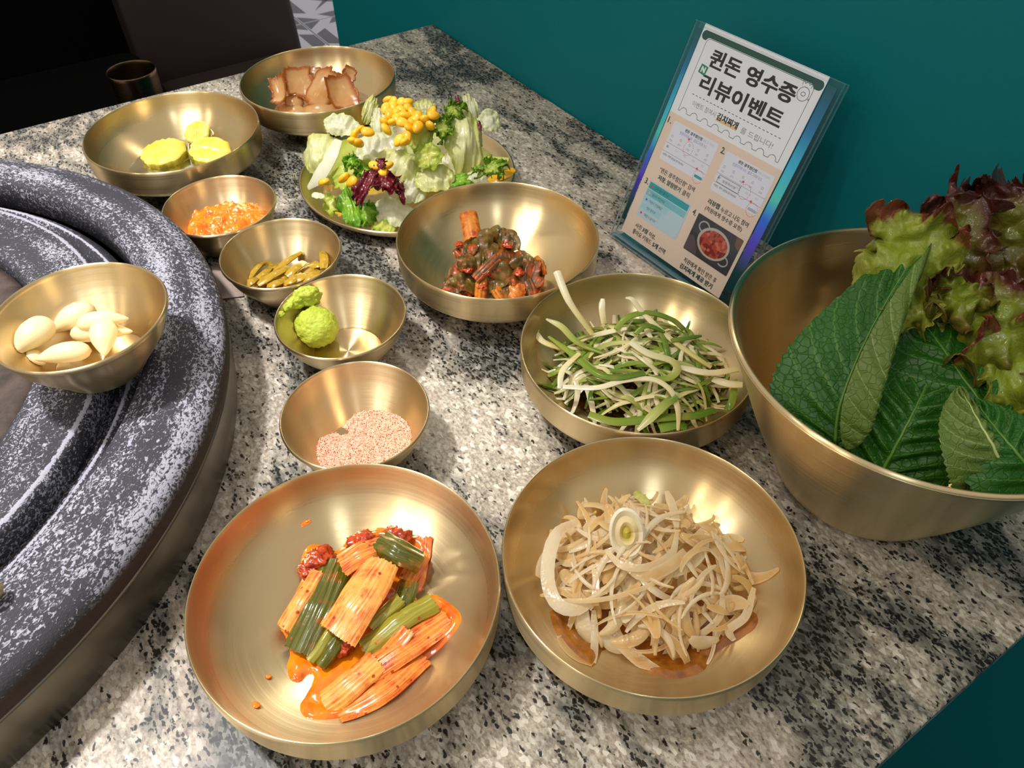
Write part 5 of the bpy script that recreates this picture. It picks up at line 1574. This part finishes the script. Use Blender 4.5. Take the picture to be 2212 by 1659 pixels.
lf(1600, 590, 185, 300, 6, ICE, 'tall ribbed lettuce piece at the right of the salad', 9, .002, (.3, 0, .65), ribs=.0018, cup=.45)
lf(1640, 320, 70, 110, 12, ICE_W, 'upright lettuce piece at the back right with a red tip beside it', 10, .002, (.1, 0, .7), ribs=.0012)
lf(1340, 930, 180, 120, 15, ICE, 'pale lettuce piece at the right front of the salad', 11, .004, ribs=.0010)
lf(1150, 1010, 120, 150, -25, ICE_W, 'lettuce piece right of the radicchio', 12, .002, ribs=.0012)
lf(990, 1210, 180, 140, -12, ICE_W, 'thick white lettuce rib piece at the front of the salad', 13, .003, (0, -.1, .45), ribs=.0006)
lf(900, 1340, 110, 60, -15, ICE_G, 'light green lettuce edge at the front rim of the plate', 14, .002, (0, 0, .35), ruffle=.0012)
lf(1810, 440, 105, 95, 20, ICE_W, 'pale lettuce piece sticking out at the far right', 15, .004, (.4, 0, .5), ruffle=.0015)
lf(1225, 580, 105, 160, -22, ICE_G, 'yellow-green lettuce piece right of the corn', 16, .007, (.2, 0, .6), ribs=.0008)
lf(1290, 740, 125, 115, 10, ICE_G, 'curled yellow-green lettuce piece in the middle right', 17, .008, (0, 0, .6), ruffle=.0014)
lf(345, 1078, 62, 34, -10, ICE_W, 'small white lettuce scrap on the left of the plate', 18, .000, (0, 0, .3))
lf(640, 900, 170, 140, 15, ICE_G, 'yellowish lettuce piece left of the radicchio', 19, -.002)
lf(1700, 925, 110, 55, -10, ICE_W, 'white lettuce piece at the right plate rim', 20, .000, (.2, 0, .4))
lf(1560, 940, 105, 70, 8, GLEAF, 'bright green leaf piece at the right front of the salad', 21, .001, ruffle=.0016)
lf(625, 1170, 100, 185, 20, GLEAF, 'bright green leaf at the front left of the salad', 22, .005, (-.1, 0, .45), ruffle=.0022, ribs=.0010)
lf(455, 1150, 55, 115, 12, ICE_G, 'frilly light green leaf edge at the left front', 23, .002, (-.3, 0, .4), ruffle=.0030, rfreq=13, edge=.15)
lf(760, 1230, 80, 110, -10, GLEAF, 'crinkled green leaf under the radicchio', 24, .004, ruffle=.0026, rfreq=12)
lf(630, 785, 66, 64, 0, GLEAF, 'small frilly light green leaf left of centre', 25, .006, ruffle=.0026, rfreq=13, edge=.15)
lf(740, 870, 80, 60, 30, GLEAF, 'small green leaf above the radicchio', 26, .003, ruffle=.0026, rfreq=13, edge=.15)
# thick pale rib at the left
g_ = strip(P3(*[(*zs_(x, y), z) for x, y, z in [(520, 610, .0470), (450, 760, .0390), (370, 900, .0290), (270, 1012, .0170)]]), .0105, .0026, .5, side=np.array([-.3, -.6, .7]), nseg=18, ncross=9, taper=(.6, .25))
thing('lettuce_rib', g_, ICE_W, 'long pale lettuce rib leaning at the left of the salad', 'lettuce', LG)
# frisee: frilly tufts
for i, (x, y, w, h, yaw, lab) in enumerate([(1500, 350, 85, 75, 20, 'frilly green tuft at the top right of the salad'), (1400, 490, 85, 95, 60, 'frilly green tuft right of the corn'), (1820, 840, 130, 75, 5, 'frilly green tuft at the right plate rim')]):
    lf(x, y, w, h, yaw, FRIS, lab, 30 + i, .010, (0, 0, .6), 'lettuce', LG, 'frisee_tuft', ruffle=.0032, rfreq=20, edge=.34, teeth=.16, nu=80, nv=72)
g_ = strip(P3(*[(*zs_(x, y), z) for x, y, z in [(1780, 765, .0430), (1870, 770, .0440), (1972, 778, .0440)]]), .0042, .0024, .8, nseg=10, ncross=7)
thing('lettuce_rib', g_, ICE_G, 'pale green stalk of the frilly tuft at the plate rim', 'lettuce', LG)
# radicchio
rg = 'radicchio pieces in the salad'
lf(745, 990, 85, 175, -28, RADI, 'dark red radicchio piece falling to the lower left', 40, .014, (-.2, 0, .55), 'radicchio', rg, 'radicchio_piece', ruffle=.0024, rfreq=8, ribs=.0012, edge=.16)
lf(870, 810, 42, 75, -30, RADI, 'narrow upright tip of the red radicchio', 41, .014, (0, 0, .7), 'radicchio', rg, 'radicchio_piece', ruffle=.0016, edge=.15)
lf(930, 960, 115, 95, 0, RADI, 'curled dark red radicchio piece in the middle', 42, .014, (.1, 0, .5), 'radicchio', rg, 'radicchio_piece', ruffle=.0034, rfreq=9, edge=.18)
lf(1040, 1030, 42, 120, 22, RADI, 'red radicchio strip hanging to the lower right', 43, .012, (.2, 0, .5), 'radicchio', rg, 'radicchio_piece', ruffle=.0016)
lf(1535, 262, 18, 45, 12, RADI, 'small red radicchio tip at the top right', 44, .008, (0, 0, .7), 'radicchio', rg, 'radicchio_piece')
lf(1722, 480, 16, 48, 10, RADI, 'thin red leaf edge at the far right of the salad', 45, .010, (0, 0, .7), 'radicchio', rg, 'radicchio_piece')
# yellow pepper
PEPPER = plain('yellow_pepper', (226, 168, 24), .2)
g_ = strip(P3(*[(*zs_(x, y), z) for x, y, z in [(1800, 955, .0260), (1900, 915, .0290), (2010, 860, .0300)]]), .0110, .0022, .6, nseg=14, ncross=9, taper=(.5, .4))
thing('pepper_strip', g_, PEPPER, 'yellow pepper strip at the right plate rim', 'pepper')
# dressing on the plate
geo = heightfield(PL, plate_floor, lambda X, Y: np.clip((.066 - np.hypot(X - PL[0], Y - PL[1]) + .003 * vnoise(np.stack([X, Y, X * 0], -1), 60, 4)) * .4, -.0006, .0012), .078, 70)
thing('salad_dressing', geo, sauce_mat('yellow_dressing', (196, 158, 40), (176, 136, 30), .12), 'thin yellow dressing on the salad plate', 'sauce')
# corn kernels
t = NT('corn'); c = t.obj()
t.p(Base_Color=t.mix(t.random(), lin((236, 172, 14)), lin((246, 196, 44))), Roughness=.22)
t.b.inputs['Subsurface Weight'].default_value = .2; t.b.inputs['Subsurface Radius'].default_value = (.003, .002, .0005)
t.b.inputs['Coat Weight'].default_value = .4
CORN = t.m
V, Fc = sphere(18, 12)
V = V.copy()
V[:, 0] *= .62 + .38 * np.clip((V[:, 1] + 1) / 2, 0, 1) ** .7
V[:, 2] *= .62
V = V * np.array([.0045, .0052, .0044]); V[:, 2] += .0025
cm = bpy.data.meshes.new('corn_kernel'); cm.from_pydata(V.tolist(), [], [tuple(reversed(f)) for f in Fc]); cm.materials.append(CORN)
cm.polygons.foreach_set('use_smooth', np.ones(len(cm.polygons), dtype=bool))
kern = [(950, 288), (1110, 305), (985, 335), (1060, 370), (1140, 390), (960, 400), (1200, 420), (1080, 420), (1320, 410), (1250, 455), (980, 482), (1065, 468), (1140, 480), (1110, 525), (905, 530), (1050, 620), (1112, 592), (1172, 455), (1020, 440), (720, 540), (680, 572), (640, 640), (692, 655), (580, 950), (650, 965), (405, 990), (830, 845), (945, 850), (900, 905), (1285, 505), (1060, 300), (895, 475), (1190, 505), (765, 552), (1015, 395), (1100, 350), (930, 350), (1090, 650), (1340, 380), (1000, 290)]
for i, (x, y) in enumerate(kern):
    o = bpy.data.objects.new('corn_kernel', cm); COL.objects.link(o)
    dz = .0135 if 860 < x < 1380 and y < 680 else .0115
    o.location = at(*zs_(x, y), zh(y) + dz)
    o.rotation_euler = (rnd.uniform(.2, 1.1), rnd.uniform(-.6, .6), rnd.uniform(0, 6.28))
    lab = 'yellow corn kernel in the pile on top of the salad' if 860 < x < 1380 and y < 560 else ('yellow corn kernel below the main corn pile' if 1000 < x < 1150 and y < 680 else ('yellow corn kernel at the upper left of the salad' if y < 700 else ('yellow corn kernel close behind the radicchio' if x > 780 else 'yellow corn kernel left of the radicchio')))
    tag(o, lab, 'corn', 'corn kernels on the salad')

# ================================================================ LEAVES IN THE LARGE BOWL
def perilla_mat(name, c0, c1, veinc, nv_=8.0, slope=.30):
    t = NT(name); c = t.obj()
    u = t.attr('u'); v = t.attr('v')
    av = t.math('ABSOLUTE', t.math('SUBTRACT', t.math('MULTIPLY', v, 2.0), 1.0))
    k = t.math('MULTIPLY', t.math('SUBTRACT', u, t.math('MULTIPLY', av, slope)), nv_)
    fr = t.math('FRACT', t.math('ADD', k, 40.0))
    d = t.math('ABSOLUTE', t.math('SUBTRACT', fr, .5))
    lat = t.ramp(d, [(0.0, 1.0), (.045, 0.0)])
    mid = t.ramp(av, [(0.0, 1.0), (.03, 0.0)])
    # fine net of veins
    vo = t.n('ShaderNodeTexVoronoi', {'Scale': 300.0}, feature='DISTANCE_TO_EDGE'); t.set(vo, 'Vector', c)
    net = t.ramp(vo.outputs['Distance'], [(0.0, 1.0), (.07, 0.0)])
    vm = t.math('MAXIMUM', t.math('MAXIMUM', lat, mid), t.math('MULTIPLY', net, .16))
    base = t.mix(t.noise(c, 30.0, 3.0), lin(c0), lin(c1))
    col = t.mix(t.math('MULTIPLY', vm, .75), base, lin(veinc))
    t.p(Base_Color=col, Roughness=.42)
    t.bump(t.math('SUBTRACT', t.math('MULTIPLY', t.ramp(d, [(0.0, 0.0), (.3, 1.0)]), .7), t.math('MULTIPLY', net, .5)), .55, .0014)
    t.translucent(.22, col)
    return t.m
PER_T = perilla_mat('perilla_top', (22, 78, 10), (44, 112, 18), (92, 144, 48))
PER_U = perilla_mat('perilla_underside', (84, 112, 40), (110, 136, 56), (162, 178, 104))
PG = 'perilla leaves in the large bowl'

def perilla(spine, half, lab, seed, acrossdir=None, fold=None, cup=.10, nu=110, nv=70, teeth=22, mats=(PER_T, PER_U), quilt=.0007):
    """spine: world points stalk to tip; half: half width (m); fold = (v where it folds, turn in rad)"""
    C = smooth_path(spine, nu)
    T = np.gradient(C, axis=0); T /= np.linalg.norm(T, axis=1, keepdims=True)
    P = np.zeros((nu, nv, 3))
    for i in range(nu):
        u = i / (nu - 1)
        shp = (math.sin(math.pi * min(1, u ** .72)) ** .62) * (1 - .25 * u) * 1.12 if 0 < u < 1 else 0.0
        w = half * max(shp, .012)
        th_ = (u * teeth) % 1.0
        w *= 1 + .055 * (th_ - .5) * (1 if u < .97 else 0)
        ac = np.array(acrossdir, float); ac = ac - T[i] * (ac @ T[i]); ac /= np.linalg.norm(ac)
        n_ = np.cross(ac, T[i])
        for j in range(nv):
            v = 1 - 2 * j / (nv - 1)
            s_ = v * w
            lat = math.cos((u - .30 * abs(v)) * 8 * 2 * math.pi)
            qz = -quilt * lat * (1 - abs(v)) * 2 * min(1, abs(v) * 6)
            if fold and v > fold[0]:
                s0 = fold[0] * w; ex = s_ - s0
                rad_ = .0022; arc = rad_ * fold[1]
                fs = fold[2] if len(fold) > 2 else 1
                if ex < arc:
                    a_ = ex / rad_
                    off = ac * (s0 + rad_ * math.sin(a_)) + n_ * fs * (rad_ * (1 - math.cos(a_)))
                else:
                    a_ = fold[1]; e2 = ex - arc
                    off = ac * (s0 + rad_ * math.sin(a_) + e2 * math.cos(a_)) + n_ * fs * (rad_ * (1 - math.cos(a_)) + e2 * math.sin(a_))
                off = off + n_ * -qz
            else:
                off = ac * s_ + n_ * (cup * abs(v) ** 1.5 * w + qz)
            P[i, j] = C[i] + off
    q = P.copy()
    P[..., 2] += .0016 * fbm(q, 40, seed, 2)
    flatP = P.reshape(-1, 3)
    keep_above((flatP, None), BB, big_floor, .0012)
    P = flatP.reshape(P.shape)
    V, Fc, mi, at_ = sheet(P, .0005)
    o = thing('perilla_leaf', (V, Fc, mi, at_), list(mats), lab, 'perilla leaf', PG)
    # raised midrib as a part
    ctr = P[4:int(nu * .93):4, nv // 2] + grid_normals(P)[4:int(nu * .93):4, nv // 2] * .0003
    sv, sf = tube(ctr, [.0009, .0007, .0004, .0002], 6)
    mesh('midrib', sv - np.array(o.location), sf, RIB_U if mats[0] is PER_U else RIB, parent=o)
    return o
RIB = plain('leaf_midrib', (88, 132, 50), .4)
RIB_U = plain('leaf_midrib_pale', (176, 190, 124), .4)
X_ = np.array([1.0, 0, 0])
# behind, then in front
perilla([at(2200, 1010, .080), at(2125, 880, .098), at(2045, 765, .107), at(1985, 682, .110)], .0350, 'large dark perilla leaf spreading behind the front one', 3, acrossdir=(.8, .45, .35), cup=-.10)
perilla([at(2280, 1080, .086), at(2205, 1000, .104), at(2150, 930, .109), at(2108, 862, .109)], .0210, 'bright green perilla leaf at the right edge of the picture', 4, acrossdir=(.8, .45, .3), cup=-.12)
perilla([at(1895, 1040, .070), at(1950, 940, .090), at(1990, 860, .099), at(2020, 786, .101)], .0310, 'broad glossy perilla leaf lying at the front of the bowl', 2, acrossdir=(1, -.35, .10), cup=-.08, quilt=.0012)
perilla([at(2180, 1052, .088), at(2156, 984, .106), at(2118, 916, .113), at(2073, 838, .112)], .0215, 'pale perilla leaf folded along its midrib at the right front', 6, acrossdir=(1, .25, .25), fold=(.03, 2.9, -1), cup=.02, mats=(PER_U, PER_T))
perilla([at(1778, 985, .064), at(1760, 935, .068), at(1742, 885, .070)], .0130, 'small perilla leaf end low at the left of the bowl', 7, acrossdir=(1, .3, .1), cup=.1)
perilla([at(1806, 962, .082), at(1822, 860, .100), at(1890, 700, .122), at(2004, 506, .142)], .0300, 'tall perilla leaf folded over with its pale underside showing', 1, acrossdir=(.86, -.30, .42), fold=(.40, 2.80), cup=.06)

RL1 = lettuce_mat('red_leaf_green', (146, 166, 48), (158, 162, 60), (128, 66, 44), .2, 1.1, .28, .3, 60, .86, quilt=110.0)
RL2 = lettuce_mat('red_leaf_brown', (112, 116, 36), (98, 66, 38), (78, 34, 30), .1, .7, .2, .2, 60, .40, quilt=110.0)
RL3 = lettuce_mat('red_leaf_mixed', (130, 148, 40), (122, 104, 44), (96, 44, 38), .2, .9, .22, .22, 60, .54, quilt=110.0)
RG = 'red-leaf lettuce leaves in the large bowl'
def rl(px, py, z, hw, hh, yaw, m_, lab, seed, face, **kw):
    kw.setdefault('ruffle', .0075); kw.setdefault('rfreq', 11); kw.setdefault('blister', .0026); kw.setdefault('bscale', 95)
    return leaf('red_leaf_lettuce', px, py, z, hw, hh, math.radians(yaw), m_, lab, 'lettuce', RG, seed, face, nu=110, nv=100, edge=.14, teeth=.07, th=.0007, cup=kw.pop('cup', .15), inside=(BB, big_floor), **kw)
rl(2080, 720, .088, 165, 150, 0, RL1, 'broad added inner lettuce leaf deep in the bowl behind the perilla', 11, (0, 0, .45))  # three hidden leaves added so the inside of the bowl reflects green
rl(1985, 760, .070, 100, 120, 0, RL3, 'added inner lettuce leaf low in the bowl behind the folded perilla', 12, (0, 0, .35))
rl(2140, 660, .100, 95, 85, 0, RL3, 'added inner lettuce leaf against the back wall of the bowl', 13, (0, 0, .5))
rl(2060, 520, .135, 85, 125, -8, RL2, 'brown-red ruffled lettuce leaf standing tallest at the back', 3, (0, 0, .8))
rl(2190, 500, .135, 80, 130, 6, RL2, 'dark red lettuce leaf at the right edge of the picture', 4, (0, 0, .8), ruffle=.0085)
rl(2130, 700, .118, 150, 130, -10, RL3, 'wide lettuce leaf with a red upper edge in the middle', 5, (0, 0, .7))
rl(1955, 580, .130, 105, 130, -12, RL1, 'yellow-green lettuce leaf with pink tinge at the left', 6, (-.1, 0, .8))
rl(2180, 800, .108, 90, 110, 10, RL1, 'green lettuce leaf behind the perilla at the right', 7, (.1, 0, .6))
rl(2075, 640, .126, 75, 60, 0, RL3, 'small crumpled lettuce leaf between the larger ones', 8, (0, 0, .7))
rl(2120, 470, .134, 60, 70, 12, RL2, 'small brown lettuce frill between the two tall leaves', 9, (0, 0, .8))
